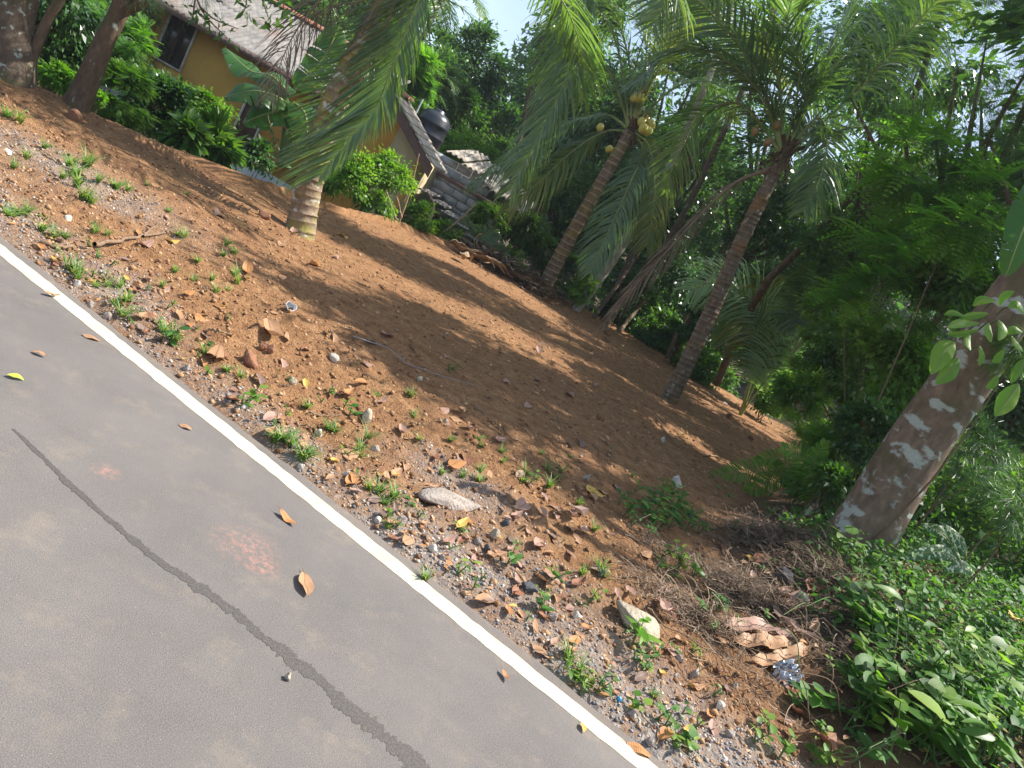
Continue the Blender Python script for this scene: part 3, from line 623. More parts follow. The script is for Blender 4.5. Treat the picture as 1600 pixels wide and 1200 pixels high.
def coconuts(parent, pts, off, mat='coconut', r=.105):
    me = None
    for p in pts:
        mb = MB(); V = I2[0]*np.array([1, 1, 1.22])*r*(1+.04*np.sin(I2[0][:, [2]]*3)); mb.add(V, I2[1], .5)
        if me is None: me = mb.mesh('coconut', M[mat])
        o = part('coconut', me, parent, tuple(np.asarray(p)-off), (random.uniform(-.5, .5), random.uniform(-.5, .5), 0), (1, 1, 1))
def crown_heart(parent, c, off, up, r=.16):
    """fibrous leaf bases at the top of the trunk"""
    mb = MB(); c = np.asarray(c)-off; up = np.asarray(up, float)/np.linalg.norm(up)
    for i in range(16):
        az = i*2.4; d = nrm(np.array([math.cos(az), math.sin(az), 1.2])); V, F = tube([c-up*.25+d*.02, c+d*.16+up*.05, c+d*.34], [r*.55, r*.38, .02], 6); mb.add(V, F, random.random())
    for i in range(60):
        az = random.uniform(0, 6.28); p = c+np.array([math.cos(az), math.sin(az), random.uniform(-1.5, 1)])*r; V, F = tube([p, p+np.array([math.cos(az)*.12, math.sin(az)*.12, -.1]), p+np.array([math.cos(az)*.15, math.sin(az)*.15, -.35*random.random()-.1])], [.012, .006, .002], 4); mb.add(V, F, random.random())
    mb.obj('leaf_sheath', M['fibre'], parent)
def pxl(lst, Y0, Y1):
    n = len(lst); return [at(a, b, Y0+(Y1-Y0)*i/(n-1)) for i, (a, b) in enumerate(lst)]
def make_palm(label, base, top_pts, r0, r1, tmat, step=.075, flare=.5, group='coconut palms on the lot'):
    base = np.array(base); e = empty('coconut_palm', tuple(base), label, 'palm tree', group)
    P = [base-np.array([0, 0, .15])]+[np.array(p) for p in top_pts]
    V, F, rn = palm_trunk_mesh(np.array(P)-base, r0, r1, step, flare); mb = MB(); mb.add(V, F, rn); mb.obj('trunk', M[tmat], e)
    top = P[-1]; up = nrm(P[-1]-P[-2]); crown_heart(e, top, base, up, r1*.75)
    return e, base, top

g = G(473, 366); p1, b1, t1 = make_palm('near left coconut palm with mossy banded trunk and drooping frond across the house', g, [at(487, 270, g[1]+.02), at(522, 165, g[1]+.05), at(565, 80, g[1]+.1), at(606, 0, g[1]+.1), at(655, -110, g[1]+.1)], .165, .15, 'palm_trunk_green', .11, .28)
y = g[1]
frond(p1, [t1]+pxl([(700, -95), (684, -50), (655, 0), (610, 115), (590, 165), (548, 215), (500, 275)], y, y-.5), 1.45, 96, ref=(-.45, -.75, .35), droop=.045, off=b1, w=.013, a=.8, scat=.04, sl=(.4, 1))
frond(p1, [t1]+pxl([(668, -60), (640, 0), (612, 45), (580, 95), (540, 150), (500, 220)], y, y+.4), 1.1, 60, ref=(-.2, -.9, .3), droop=.05, off=b1, w=.0125, a=.7, scat=.05)
frond(p1, [t1]+pxl([(600, -95), (545, -50), (500, 0), (468, 40), (442, 90), (425, 150)], y, y-.2), .75, 34, 'dry_frond', 'rachis_dry', droop=.5, ref=(0, -1, .2), off=b1, a=.7, w=.007, scat=.2)
frond(p1, [t1]+pxl([(640, -60), (610, -20), (570, 0), (525, 8), (480, 25)], y, y-.3), 1.0, 26, 'dry_frond', 'rachis_dry', droop=.75, ref=(0, 0, 1), off=b1, a=.5, w=.007, scat=.16)
for i in range(9): frond(p1, arc(t1, i*2.399+.4, 1.25-.09*i, 3.6, .9), .95, 46, droop=.18, off=b1, seg=4)

g = G(1046, 626); p3, b3, t3 = make_palm('middle coconut palm with dark mottled trunk leaning right, standing in the shaded soil', g, [at(1072, 570, g[1]), at(1112, 485, g[1]), at(1150, 395, g[1]), at(1190, 310, g[1]), at(1224, 245, g[1])], .14, .102, 'palm_trunk_dark', .085, .25)
y = g[1]
fr3 = [([(1180, 110), (1090, 0), (1000, -60), (935, -50), (903, 10), (888, 110), (845, 205), (797, 298)], y, y-1.9, 1.08, 115, dict(ref=(-.55, -.8, .1), droop=.13, a=.85, w=.016)),
       ([(1215, 120), (1165, 0), (1110, -60), (1060, -40), (1020, 40)], y, y-.8, 1.1, 70, {}),
       ([(1190, 150), (1120, 85), (1050, 80), (995, 130)], y, y-.3, 1.0, 65, {}),
       ([(1262, 150), (1305, 60), (1345, -20)], y, y, .9, 60, dict(droop=.03, a=1.0)),
       ([(1330, 150), (1420, 50), (1480, -20)], y, y-.6, 1.1, 60, dict(mat='palm_leaf', rmat='rachis_dry', droop=.28)),
       ([(1275, 185), (1292, 215), (1282, 275), (1255, 330)], y, y-.5, .7, 45, dict(ref=(0, -1, .1), droop=.2)),
       ([(1160, 165), (1095, 180), (1060, 240), (1040, 300)], y, y+.5, .8, 40, {}),
       ([(1250, 100), (1215, -10), (1150, -60)], y, y+1.2, 1.0, 55, {}),
       ([(1330, 200), (1400, 215), (1440, 280)], y, y+.9, .9, 50, {}),
       ([(1290, 120), (1400, 20), (1500, 0), (1560, 60)], y, y+1.5, 1.0, 55, {}),
       ([(1260, 140), (1230, 40), (1260, -60)], y, y-.9, 1.1, 60, {}),
       ([(1200, 140), (1130, 30), (1080, 0), (1010, 30)], y, y+1.4, 1.0, 60, {})]
for lst, a_, b_, L, n, kw in fr3: frond(p3, [t3]+pxl(lst, a_, b_), L*1.08, int(n*1.1), off=b3, **kw)
frond(p3, pxl([(1212, 262), (1150, 285), (1100, 330), (1040, 395), (985, 455), (945, 505)], y, y-.2), .75, 34, 'dry_frond', 'rachis_dry', droop=.7, ref=(0, -1, .3), off=b3, a=1.6, w=.007, scat=.22, r0=.03)
coconuts(p3, pxl([(1180, 205), (1200, 222), (1214, 195)], y-.2, y-.1), b3, 'coconut_orange', .062)

g = G(846, 458); p2, b2, t2 = make_palm('far coconut palm with ringed tan trunk and yellow coconuts at the lot edge', g, [at(875, 400, g[1]), at(905, 345, g[1]), at(945, 275, g[1]), at(985, 205, g[1])], .18, .13, 'palm_trunk', .17, .2)
y = g[1]
fr2 = [([(945, 206), (895, 236), (845, 282), (790, 332)], y, y-1.2, 1.1, 70, dict(mat='palm_leaf_yellow', droop=.5)),
       ([(950, 180), (900, 188), (850, 212), (795, 248), (735, 292)], y, y-1.0, 1.1, 80, dict(droop=.3)),
       ([(1012, 225), (1022, 270), (1022, 320), (1010, 385)], y, y-.6, .95, 60, dict(mat='palm_leaf_yellow', ref=(0, -1, .1), droop=.35)),
       ([(1005, 235), (985, 285), (958, 345), (922, 425)], y, y-1.0, 1.0, 65, dict(ref=(-.4, -1, .1), droop=.3)),
       ([(1015, 120), (1048, 40), (1090, -40)], y, y-.2, 1.2, 60, dict(mat='palm_leaf_yellow', droop=.08)),
       ([(1035, 100), (1100, 50), (1180, 65), (1230, 130)], y, y-.4, 1.2, 70, dict(mat='palm_leaf_yellow')),
       ([(985, 110), (960, 20), (915, -30), (870, 0)], y, y-.6, 1.2, 70, {}),
       ([(1050, 140), (1105, 130), (1150, 185)], y, y+.6, 1.1, 60, {}),
       ([(950, 110), (890, 85), (840, 130)], y, y+.8, 1.1, 60, {}),
       ([(960, 60), (900, -20), (860, 40)], y, y+1.2, 1.1, 60, {}),
       ([(1010, 90), (990, -30), (930, -100)], y, y+1.0, 1.1, 60, {})]
for lst, a_, b_, L, n, kw in fr2: frond(p2, [t2]+pxl(lst, a_, b_), L, n, off=b2, r0=.03, w=kw.pop('w', .017), **kw)
coconuts(p2, [at(1003, 191, y-.3), at(1005, 201, y-.42), at(1017, 195, y-.3), at(1012, 205, y-.35), at(1000, 152, y-.25), at(992, 153, y-.2), at(1008, 188, y-.1)], b2, 'coconut', .105)
coconuts(p2, [at(938, 199, y-.7), at(952, 233, y-.6)], b2, 'coconut', .08)
mb = MB()
for q in range(26):
    c = at(1003+random.uniform(-8, 10), 150+random.uniform(-8, 6)+(35 if q % 2 else 0), y-.3)-b2; V, F = tube([c, c+np.array([random.uniform(-.15, .15), -.1, random.uniform(-.05, .25)])], [.012, .006], 4); mb.add(V, F, random.random())
mb.obj('flower_stalk', M['coconut_orange'], p2)['kind'] = 'stuff'

# slim bare trunks at the back edge
def thin_tree(label, pts, r0, r1, mat, name='slim_tree', cat='tree', group='slim trunks at the back edge of the lot', crown=None):
    b = np.array(pts[0]); e = empty(name, tuple(b), label, cat, group); P = spline(np.array(pts)-b, 14); mb = MB(); V, F = tube(P, np.linspace(r0, r1, 14), 9); mb.add(V+RS.normal(0, r0*.03, V.shape), F, .2); mb.obj('trunk', M[mat], e)
    return e, b
def tree_crown(parent, off, c, rad, n, size, mat, tmpl=QL, clumps=26, cr=.33, name='crown', shell=.55, up=.55, squash=.8):
    c = np.asarray(c, float)-np.asarray(off); rad = np.asarray(rad, float); n = int(n*1.3)
    d = rdirs(clumps); rr = (shell+(1-shell)*RS.rand(clumps, 1))*RS.uniform(.75, 1.12, (clumps, 1)); cc = d*rr*rad
    k = RS.randint(0, clumps, n); sz = RS.uniform(.6, 1.35, clumps)*cr*rad.mean()
    pin = tmpl is PIN
    if pin: n = int(n*.72); k = k[:n]; squash = .45
    q = rdirs(n)*np.minimum(np.abs(RS.normal(0, .62, (n, 1))), 1.7)*sz[k][:, None]*np.array([1.15, 1.15, squash]); pos = c+cc[k]+q
    outd = nrm(q+.35*cc[k]); D = nrm(outd+.55*rdirs(n)+np.array([0, 0, -.25])); U = nrm(np.array([0, 0, 1.0])*up+.5*outd+.45*rdirs(n))
    if pin: D = nrm(outd*np.array([1, 1, .3])+.45*rdirs(n)+np.array([0, 0, -.1])); U = nrm(np.array([0, 0, 1.0])+.22*rdirs(n))
    mb = MB(); mass(mb, tmpl, pos, mats_from(D, U), size*RS.uniform(.6, 1.25, n), np.clip(RS.rand(clumps)[k]*.55+RS.rand(n)*.45, 0, 1))
    o = mb.obj(name, M[mat], parent, smooth=False); o['kind'] = 'stuff'; return o, cc+c
def tree(label, cpx, Y, radp, n, size, mat, bark='bark', tmpl=QL, clumps=26, base=None, tr=.12, name='broadleaf_tree', cat='tree', group='trees behind the lot', cr=.33, limbs=9, **kw):
    c = at(cpx[0], cpx[1], Y); s = Y/FPX; rad = np.array([radp[0]*s, radp[0]*s*kw.pop('deep', .9), radp[1]*s])
    if base is None: bx, by = c[0]+random.uniform(-.3, .3), c[1]+random.uniform(-.2, .3)
    else: bx, by = base
    if by < 19.8 and bx > 0 and bx < bank_x(by)+1.3: bx = float(bank_x(by))+1.3+random.uniform(0, .4)
    bz = H1(bx, by); b = np.array([bx, by, bz-.1]); e = empty(name, tuple(b), label, cat, group)
    _, cl = tree_crown(e, b, c, rad, n, size, mat, tmpl, clumps, cr, **kw)
    mb = MB(); top = c-b; fork = top*np.array([.8, .8, .55]) if top[2] > 1.2 else top*.5
    V, F = tube(spline([np.zeros(3), fork*.5+RS.normal(0, .05, 3), fork], 8), np.linspace(tr*1.25, tr*.8, 8), 9); mb.add(V, F, .2)
    for i in range(min(limbs, len(cl))):
        t = cl[i]; m = (fork+t)/2+RS.normal(0, .12, 3)*rad.mean(); V, F = tube(spline([fork, m, t], 7), np.linspace(tr*.6, tr*.08, 7), 6); mb.add(V, F, .2)
    mb.obj('trunk', M[bark], e); return e

thin_tree('pale leaning bare trunk right of the far ringed palm, with a vine at its foot', [G(899, 484)-[0, 0, .1], at(945, 425, 19.3), at(1000, 340, 19.3), at(1040, 270, 19.4), at(1075, 200, 19.5), at(1130, 60, 19.6), at(1160, -60, 19.6)], .125, .07, 'pale_bark')
thin_tree('grey mossy slim trunk leaning behind the dead hanging frond', [G(942, 505)-[0, 0, .1], at(985, 455, 20), at(1020, 415, 20), at(1060, 350, 20), at(1110, 250, 20.2), at(1170, 120, 20.4), at(1230, -40, 20.6)], .12, .06, 'bark')
thin_tree('thin dark pole trunk second to the right of the pale bare trunk', [G(925, 498)-[0, 0, .1], at(975, 430, 20.8), at(1010, 370, 21)], .06, .05, 'bark')
thin_tree('short brown pole in the undergrowth left of the shaded middle palm', [G(965, 520)-[0, 0, .1], at(990, 490, 20.4), at(1010, 465, 20.4)], .06, .04, 'stem_brown')
thin_tree('short stump post in dark undergrowth close left of the middle palm trunk', [at(1042, 560, 18.5), at(1052, 535, 18.5), at(1058, 520, 18.5)], .06, .05, 'bark')
thin_tree('pale straight pole tree standing between the shed roofs and the frond tips', [at(772, 340, 20.5), at(800, 295, 20.5), at(835, 235, 20.5)], .055, .045, 'pale_bark')

# ------------------------------------------------------------------ trees behind
T = tree
T('dark round-crowned tree left of the patch of open sky', (722, 105), 30, (64, 78), 9000, .20, 'dark_leaf', clumps=40)
T('tall dark green tree behind the gable ridge', (655, 130), 27, (52, 95), 7500, .17, 'dark_leaf', clumps=34)
T('rounded tree below the dark round crown, behind the water tank', (715, 185), 28, (62, 50), 6000, .17, 'mid_leaf', clumps=30)
T('light feathery tree beside the gable ridge', (638, 128), 21, (34, 58), 3200, .34, 'feather_leaf', tmpl=PIN, clumps=18)
T('bushy pale green tree right of the black water tank', (722, 250), 24, (55, 42), 6500, .13, 'bright_leaf', clumps=26)
T('dense green tree standing over the far shed roof', (782, 265), 26, (52, 48), 6500, .15, 'mid_leaf', clumps=26)
T('hazy green tree low in the sky gap', (770, 200), 36, (50, 40), 5000, .22, 'mid_leaf', clumps=24)
T('tall tree closing the right side of the sky gap', (868, 150), 30, (60, 100), 8500, .2, 'dark_leaf', clumps=40)
T('leafy tree behind the upper fronds of the far palm', (905, 40), 27, (62, 75), 7500, .18, 'mid_leaf', clumps=34)
T('dark tree behind the crown of the far palm', (935, 165), 25, (85, 85), 12000, .17, 'dark_leaf', clumps=40)
T('large dark tree behind the two leaning bare trunks', (1060, 290), 24, (105, 95), 14000, .17, 'dark_leaf', clumps=46)
T('tree wrapped in round-leaved creeper right of the yellow coconuts', (1110, 190), 21.5, (52, 88), 6500, .18, 'bright_leaf', clumps=30, tmpl=leaf_t(1, .8, .1, .1), cr=.25)
T('dark understory tree behind the far ringed trunk', (905, 320), 24, (75, 70), 9000, .15, 'dark_leaf', clumps=36)
T('dense dark tree left of the middle palm trunk', (1060, 430), 23, (95, 90), 12000, .15, 'dark_leaf', clumps=40)
T('dark tree right behind the middle palm trunk', (1200, 400), 19, (95, 100), 12000, .13, 'dark_leaf', clumps=40, tr=.045)
T('very dark spreading tree behind the crown of the middle palm', (1240, 270), 20, (120, 100), 8000, .15, 'dark_leaf', clumps=40)
T('tall tree beyond the upper fronds of the middle palm', (1120, 60), 25, (110, 90), 9000, .17, 'dark_leaf', clumps=40)
T('sunlit lime-topped small tree between middle palm and big tree', (1395, 190), 14.5, (36, 28), 1600, .10, 'lime', clumps=14, tr=.045)
T('tall airy tree above the lime-topped small tree', (1330, 60), 22, (140, 110), 5000, .16, 'dark_leaf', clumps=40)
T('broad tree far behind the feathery shrubs on the right', (1440, 330), 17, (110, 100), 9000, .13, 'mid_leaf', clumps=36, tr=.045)
T('bushy tree at the back of the right hillside', (1330, 400), 15, (85, 80), 7500, .11, 'mid_leaf', clumps=32, tr=.045)
T('yellow-green tree catching sun on the right hillside', (1390, 360), 14.5, (60, 40), 3000, .10, 'bright_leaf', clumps=20, tr=.045)
T('far tree closing the view behind the banana leaf on the right', (1560, 480), 16, (60, 90), 4500, .13, 'mid_leaf', clumps=26, tr=.045)
T('dark tree behind the lichen trunk', (1590, 640), 11, (60, 110), 5500, .11, 'dark_leaf', clumps=28)
# big overhanging tree on the right, large leaves
T('large spreading tree with big dark leaves filling the top right', (1530, 130), 9.8, (175, 200), 12000, .13, 'dark_leaf', clumps=60, base=(9.6, 12.5), tr=.13, cr=.24, tmpl=leaf_t(1, .42, .2, .2), group='trees around the right side', shell=.35)
T('leafy tree reaching over from beyond the right edge', (1640, 260), 9.0, (130, 150), 6500, .15, 'mid_leaf', clumps=34, base=(9.5, 9.2), tr=.13, cr=.26, tmpl=leaf_t(1, .42, .2, .2), group='trees around the right side')
T('tall tree out beyond the upper right corner', (1900, 90), 9.5, (300, 300), 13000, .21, 'dark_leaf', clumps=60, base=(10.6, 9.8), tr=.2, cr=.24, group='trees around the right side')
thin_tree('thick dark limb slanting up to the right behind the middle palm', [at(1120, 600, 17.8), at(1150, 530, 17), at(1195, 445, 15.5), at(1250, 390, 15.2), at(1320, 320, 14.8), at(1390, 230, 14.2), at(1440, 120, 13.6), at(1500, -80, 13)], .09, .04, 'bark', 'leaning_tree', group='trees around the right side')
T('dense tree filling in behind the right fronds of the middle palm', (1430, 90), 15, (130, 110), 9000, .13, 'dark_leaf', clumps=44, tr=.05, group='trees around the right side', cr=.27)
T('dark-leaved tree above the feathery shrubs at the right edge', (1570, 290), 12.5, (90, 90), 6500, .12, 'dark_leaf', clumps=34, tr=.05, group='trees around the right side', cr=.27)
T('dim tree between the lime-topped tree and the hillside', (1300, 330), 18.5, (90, 80), 6500, .13, 'dark_leaf', clumps=34, tr=.05, cr=.3)
T('tall dense tree added beyond the right edge to make the soil shade solid', (1770, 240), 15, (190, 170), 9000, .21, 'dark_leaf', clumps=60, base=(10.8, 15.6), tr=.16, cr=.26, group='trees around the right side')  # extra tree put in past the right edge to fill out soil shade
# left
T('dark leafy tree behind the two left trunks', (110, 40), 14, (100, 80), 9000, .12, 'dark_leaf', clumps=36, group='trees around the house')
T('shaded bush tree between the left trunks', (150, 60), 17, (90, 80), 7000, .12, 'mid_leaf', clumps=30, group='trees around the house')
T('tall tree standing beyond the house roof', (540, 40), 27, (90, 65), 7500, .17, 'mid_leaf', clumps=32, group='trees around the house')
T('green tree over the top left corner', (30, -60), 11, (160, 90), 8000, .13, 'dark_leaf', clumps=36, group='trees around the house')

# far row that reads as one mass
mb = MB()
for i in range(46):
    x = -26+i*1.75+random.uniform(-.6, .6); Y = 39+random.uniform(-2, 4)
    px_gap = (x/Y > -.31 and x/Y < -.17)
    h = random.uniform(3.4, 4.2) if px_gap else (random.uniform(8, 12) if x/Y < .3 else random.uniform(6, 9))
    n = 900 if px_gap else 3000; c = np.array([x, Y, h*.45]); q = rdirs(n)*(.65+.35*RS.rand(n, 1))*np.array([2.3, 1.8, h*.55])*RS.uniform(.85, 1.1, (n, 1))
    mass(mb, QL, c+q, mats_from(rdirs(n), np.array([0, 0, 1.0])+.8*rdirs(n)), RS.uniform(.3, .6, n))
o = mb.obj('distant_wood', M['dark_leaf'], smooth=False); tag(o, 'far wood closing the view as one green mass', kind='stuff')
# small far palms
def small_palm(label, cpx, Y, L, n, mat='palm_leaf', group='small palms behind'):
    c = at(*cpx, Y); b = np.array([c[0]-.2, c[1]+.1, H1(c[0], c[1])]); e = empty('small_palm', tuple(b), label, 'palm tree', group)
    mb = MB(); V, F, rn = palm_trunk_mesh(np.array([b, (b+c)/2+[.1, 0, 0], c])-b, .13, .1, .15, .2, 9); mb.add(V, F, rn); mb.obj('trunk', M['palm_trunk'], e)
    for i in range(n): frond(e, arc(c, i*2.399, 1.2-.12*i, L, .9, 6), L*.27, 26, mat, off=b, seg=3, w=.022, r0=.03)
small_palm('distant palm poking above the dark trees at the top', (690, -2), 31, 2.6, 12)
small_palm('tiny hazy palm low in the sky gap', (768, 150), 40, 2.4, 11)
small_palm('small palm behind the light feathery tree', (672, 125), 25, 1.4, 9)

# ------------------------------------------------------------------ trunks close by
def big_trunk(label, pts, radii, mat, name, group=None, crownspec=None, limbs=()):
    b = np.array(pts[0]); e = empty(name, tuple(b), label, 'tree', group); n = 30; P = spline(np.array(pts)-b, n)
    rad = np.interp(np.linspace(0, 1, n), np.linspace(0, 1, len(radii)), radii); V, F = tube(P, rad, 28)
    Vr = V.reshape(n, 28, 3); cen = P[:, None, :]; w = 1+.035*(fbm(np.arange(28)[None, :]*.55+0*np.arange(n)[:, None], np.arange(n)[:, None]*.35+0*np.arange(28)[None, :], 3)-.5)*2
    Vr = cen+(Vr-cen)*w[:, :, None]; mb = MB(); mb.add(Vr.reshape(-1, 3), F, .2)
    for L in limbs:
        q = np.array(L[0])-b; V, F = tube(spline(q, 10), np.linspace(L[1], L[2], 10), 9); mb.add(V, F, .2)
    mb.obj('trunk', M[mat], e)
    if crownspec:
        for (c, rad, nn, size, m, cl) in crownspec: tree_crown(e, b, c, rad, nn, size, m, leaf_t(1, .42, .2, .2), cl, .26)
    return e
LT = [at(1340, 852, 6.5), at(1378, 785, 6.5), at(1429, 700, 6.5), at(1499, 600, 6.5), at(1562, 500, 6.45), at(1635, 400, 6.4), at(1712, 280, 6.4)]
LT[0][2] = H1(LT[0][0], LT[0][1])-.15
big_trunk('thick leaning trunk with white lichen patches at the right of the lot', LT, [.29, .25, .235, .222, .205, .185, .16], 'lichen_trunk', 'lichen_tree', 'trees around the right side', [(np.array([3.9, 7.2, 5.3]), (1.7, 1.6, 1.0), 3200, .15, 'dark_leaf', 30), (np.array([5.3, 6.4, 6.2]), (1.9, 1.9, 1.2), 3500, .15, 'dark_leaf', 30)], [([LT[-1], np.array([3.8, 7, 4.8])], .13, .05), ([LT[-1], np.array([5.2, 6.4, 5.6])], .13, .05)])
g = G(22, 122)
big_trunk('spotted thick trunk at the far left edge of the lot', [g-[0, 0, .15], at(22, 100, g[1]), at(20, 50, g[1]), at(28, 0, g[1]), at(60, -140, g[1])], [.25, .21, .19, .18, .17], 'bark_spotted', 'mango_tree', 'trees around the house', [(at(60, -190, g[1]), (1.8, 1.8, 1.2), 3500, .15, 'dark_leaf', 30)])
g = G(38, 128)
big_trunk('slim bare trunk second from the left edge, leaning right', [g-[0, 0, .1], at(52, 85, g[1]), at(75, 30, g[1]), at(98, -10, g[1]), at(130, -90, g[1])], [.06, .055, .05, .05, .04], 'bark', 'slim_tree', 'trees around the house', [(at(150, -130, g[1]), (1., 1., .8), 1200, .13, 'dark_leaf', 14)])
g = G(118, 165)
yy_ = g[1]
big_trunk('dark forked trunk leaning right in front of the yellow house', [g-[0, 0, .1], at(140, 120, yy_), at(165, 60, yy_), at(185, 20, yy_), at(215, -60, yy_)], [.15, .12, .10, .095, .08], 'bark', 'forked_tree', 'trees around the house', [(at(260, -110, yy_), (1.7, 1.6, 1.0), 3000, .14, 'dark_leaf', 26)], [([at(188, 22, yy_), at(202, 14, yy_), at(222, 5, yy_-.1), at(250, -40, yy_-.2)], .06, .04)])
# branch hanging in from the top with separate dark leaves
def branch(label, twigs, nl, size, mat='dark_leaf', name='overhanging_branch', group='branches hanging over the house'):
    b = np.array(twigs[0][0]); e = empty(name, tuple(b), label, 'branch', group); mb = MB(); cand = []
    for tw in twigs:
        P = spline(np.array(tw)-b, 12); V, F = tube(P, np.linspace(.012, .004, 12), 5); mb.add(V, F, .3); cand += list(P[3:])
    mb.obj('twig', M['stem_brown'], e); cand = np.array(cand); k = RS.randint(0, len(cand), nl); pos = cand[k]+RS.normal(0, size*.35, (nl, 3))
    l = MB(); D = nrm(rdirs(nl)*.8+np.array([0, 0, -.55])); mass(l, leaf_t(2, .4, .2, .25), pos, mats_from(D, np.array([0, 0, 1.0])+rdirs(nl)), size*RS.uniform(.7, 1.2, nl)); l.obj('foliage', M[mat], e, smooth=False)
branch('thin dark twig with leaves hanging in front of the roof at the top left', [pxl([(300, -20), (318, 20), (340, 45), (356, 60)], 8.5, 8.5), pxl([(312, 10), (335, 30), (372, 45)], 8.5, 8.4), pxl([(305, 0), (300, 35)], 8.5, 8.5)], 46, .10)
branch('leafy branch tips hanging at the top edge above the roof', [pxl([(370, -40), (385, 0), (378, 25)], 8, 8), pxl([(395, -40), (410, 0), (420, 30)], 8, 8), pxl([(425, -40), (440, -5), (445, 25)], 8, 8)], 60, .12, 'mid_leaf')
branch('dark leafy twig hanging before the yellow gable wall', [pxl([(418, 180), (425, 210), (432, 240)], 10.8, 10.8), pxl([(440, 195), (458, 215), (470, 250)], 10.8, 10.8), pxl([(395, 255), (410, 262), (425, 280)], 10.8, 10.8)], 70, .09)

# ------------------------------------------------------------------ broad leaves (banana)
def broad_leaf(parent, P, width, mat, off, ref=(0, 0, 1), tears=5, name='leaf', fold=.12, seg=26, ex=.45, wav=.06):
    C3 = spline(np.asarray(P, float)-off, seg); T = nrm(np.gradient(C3, axis=0)); rf = np.asarray(ref, float); S = nrm(np.cross(T, rf)); N = np.cross(S, T)
    t = np.linspace(0, 1, seg); w = width*.5*np.clip(np.sin(np.pi*np.clip(t*.96+.03, 0, 1)), 0, 1)**ex; w[0] = width*.05
    mb = MB()
    for sg in (-1, 1):
        cuts = set(random.sample(range(3, seg-2), tears)); wv = wav*width*np.sin(t*17+sg)
        V = []; F = []
        for i in range(seg-1):
            g0 = .0; wa, wb = w[i]*random.uniform(.97, 1), w[i+1]*random.uniform(.97, 1)
            dv = -.35*w[i]*random.uniform(.6, 1.3) if i in cuts else 0
            for j, (a0) in enumerate((0, .5, 1.0)):
                for q, ww in ((i, wa), (i+1, wb)):
                    sh = -T[q]*(0.12*a0*ww if (i in cuts and q == i+1) else 0)
                    V.append(C3[q]+S[q]*sg*ww*a0+N[q]*(fold*ww*a0*(1.2-a0)*2+wv[q]*a0-(.45*ww*a0*a0)*.5)+sh)
            b = i*6; F += [(b, b+1, b+3, b+2), (b+2, b+3, b+5, b+4)]
        mb.add(V, F, random.random())
    o = mb.obj(name, M[mat], parent, smooth=True)
    r = MB(); V, F = tube(C3, np.linspace(.02, .004, seg)*(width/.4), 6); r.add(V, F, .5); r.obj('midrib', M['rachis'], o); return o
def banana(label, basep, leaves, width, Y, ref=(0, -.5, 1), group='banana plants', mat='banana'):
    b = np.array(basep); e = empty('banana_plant', tuple(b), label, 'banana plant', group)
    hub = at(*leaves[0][0], Y); V, F = tube(spline([np.zeros(3), (hub-b)*.5, hub-b], 8), np.linspace(.11, .05, 8), 10); mb = MB(); mb.add(V, F, .5); mb.obj('stem', M['stem'], e)
    for i, l in enumerate(leaves): broad_leaf(e, pxl(l, Y, Y+random.uniform(-.5, .3)), width*random.uniform(.85, 1.1), mat, b, (random.uniform(-.2, .2), -random.uniform(.4, 1.0), 1), 6)
banana('banana plant with broad torn leaves between the house and the near palm', (at(445, 262, 11.4)), [
    [(452, 165), (430, 150), (395, 142), (350, 152)], [(452, 168), (440, 172), (410, 180), (380, 192)], [(455, 150), (425, 120), (390, 110), (352, 75)],
    [(462, 140), (490, 110), (512, 80), (530, 40)], [(458, 160), (475, 175), (480, 205), (470, 235)], [(458, 170), (500, 190), (520, 230), (510, 280)]], .55, 11.4)
bb_ = np.array([5.0, 5.6, H1(5.0, 5.6)-.05])
e = empty('banana_plant', tuple(bb_), 'banana leaf hanging in at the right edge above the lichen trunk', 'banana plant', 'banana plants')
b = np.array(e.location); mb = MB(); V, F = tube(spline([np.zeros(3), (at(1700, 420, 5.2)-b)*.6, at(1640, 260, 5.2)-b], 8), np.linspace(.10, .05, 8), 10); mb.add(V, F, .5); mb.obj('stem', M['stem'], e)
broad_leaf(e, [at(1640, 260, 5.2), at(1625, 300, 5.1), at(1600, 355, 5.0), at(1572, 430, 5.0)], .22, 'banana', b, (-.1, -1, .2), 4)
broad_leaf(e, [at(1640, 260, 5.2), at(1660, 330, 5.1), at(1640, 420, 5.0)], .36, 'banana', b, (-.3, -1, .2), 4)
banana('small banana plant far behind the middle palm trunk', at(1110, 430, 20.5), [[(1100, 380), (1100, 350), (1098, 335)], [(1100, 380), (1112, 350), (1125, 335)], [(1100, 380), (1085, 365), (1078, 385)], [(1100, 380), (1120, 370), (1130, 385)]], .5, 20.5)
# young coconut palms
def young_palm(label, base, fr, Y, L=.75, mats=('palm_leaf',)):
    b = np.array(base); e = empty('young_palm', tuple(b), label, 'palm plant', 'young palms in the undergrowth')
    for i, (l, dz) in enumerate(fr): frond(e, [b]+pxl(l, Y, Y+dz), L, 46, mats[i % len(mats)], off=b, w=.016, start=.35, seg=4, ref=(0, -.9, .5), droop=.22, r0=.02)
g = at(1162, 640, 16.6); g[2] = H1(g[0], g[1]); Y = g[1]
young_palm('young coconut palm with pale arching fronds right of the middle palm', g, [([(1185, 560), (1190, 500), (1165, 460), (1120, 440), (1078, 455)], -.3), ([(1178, 570), (1180, 520), (1150, 495), (1112, 490)], -.5), ([(1190, 580), (1215, 530), (1235, 500)], .2), ([(1200, 590), (1235, 555), (1260, 545)], -.2), ([(1180, 560), (1195, 490), (1200, 440)], .1)], Y-.3, 1.0, ('palm_leaf_sun_tint', 'palm_leaf_yellow', 'palm_leaf_sun_tint'))
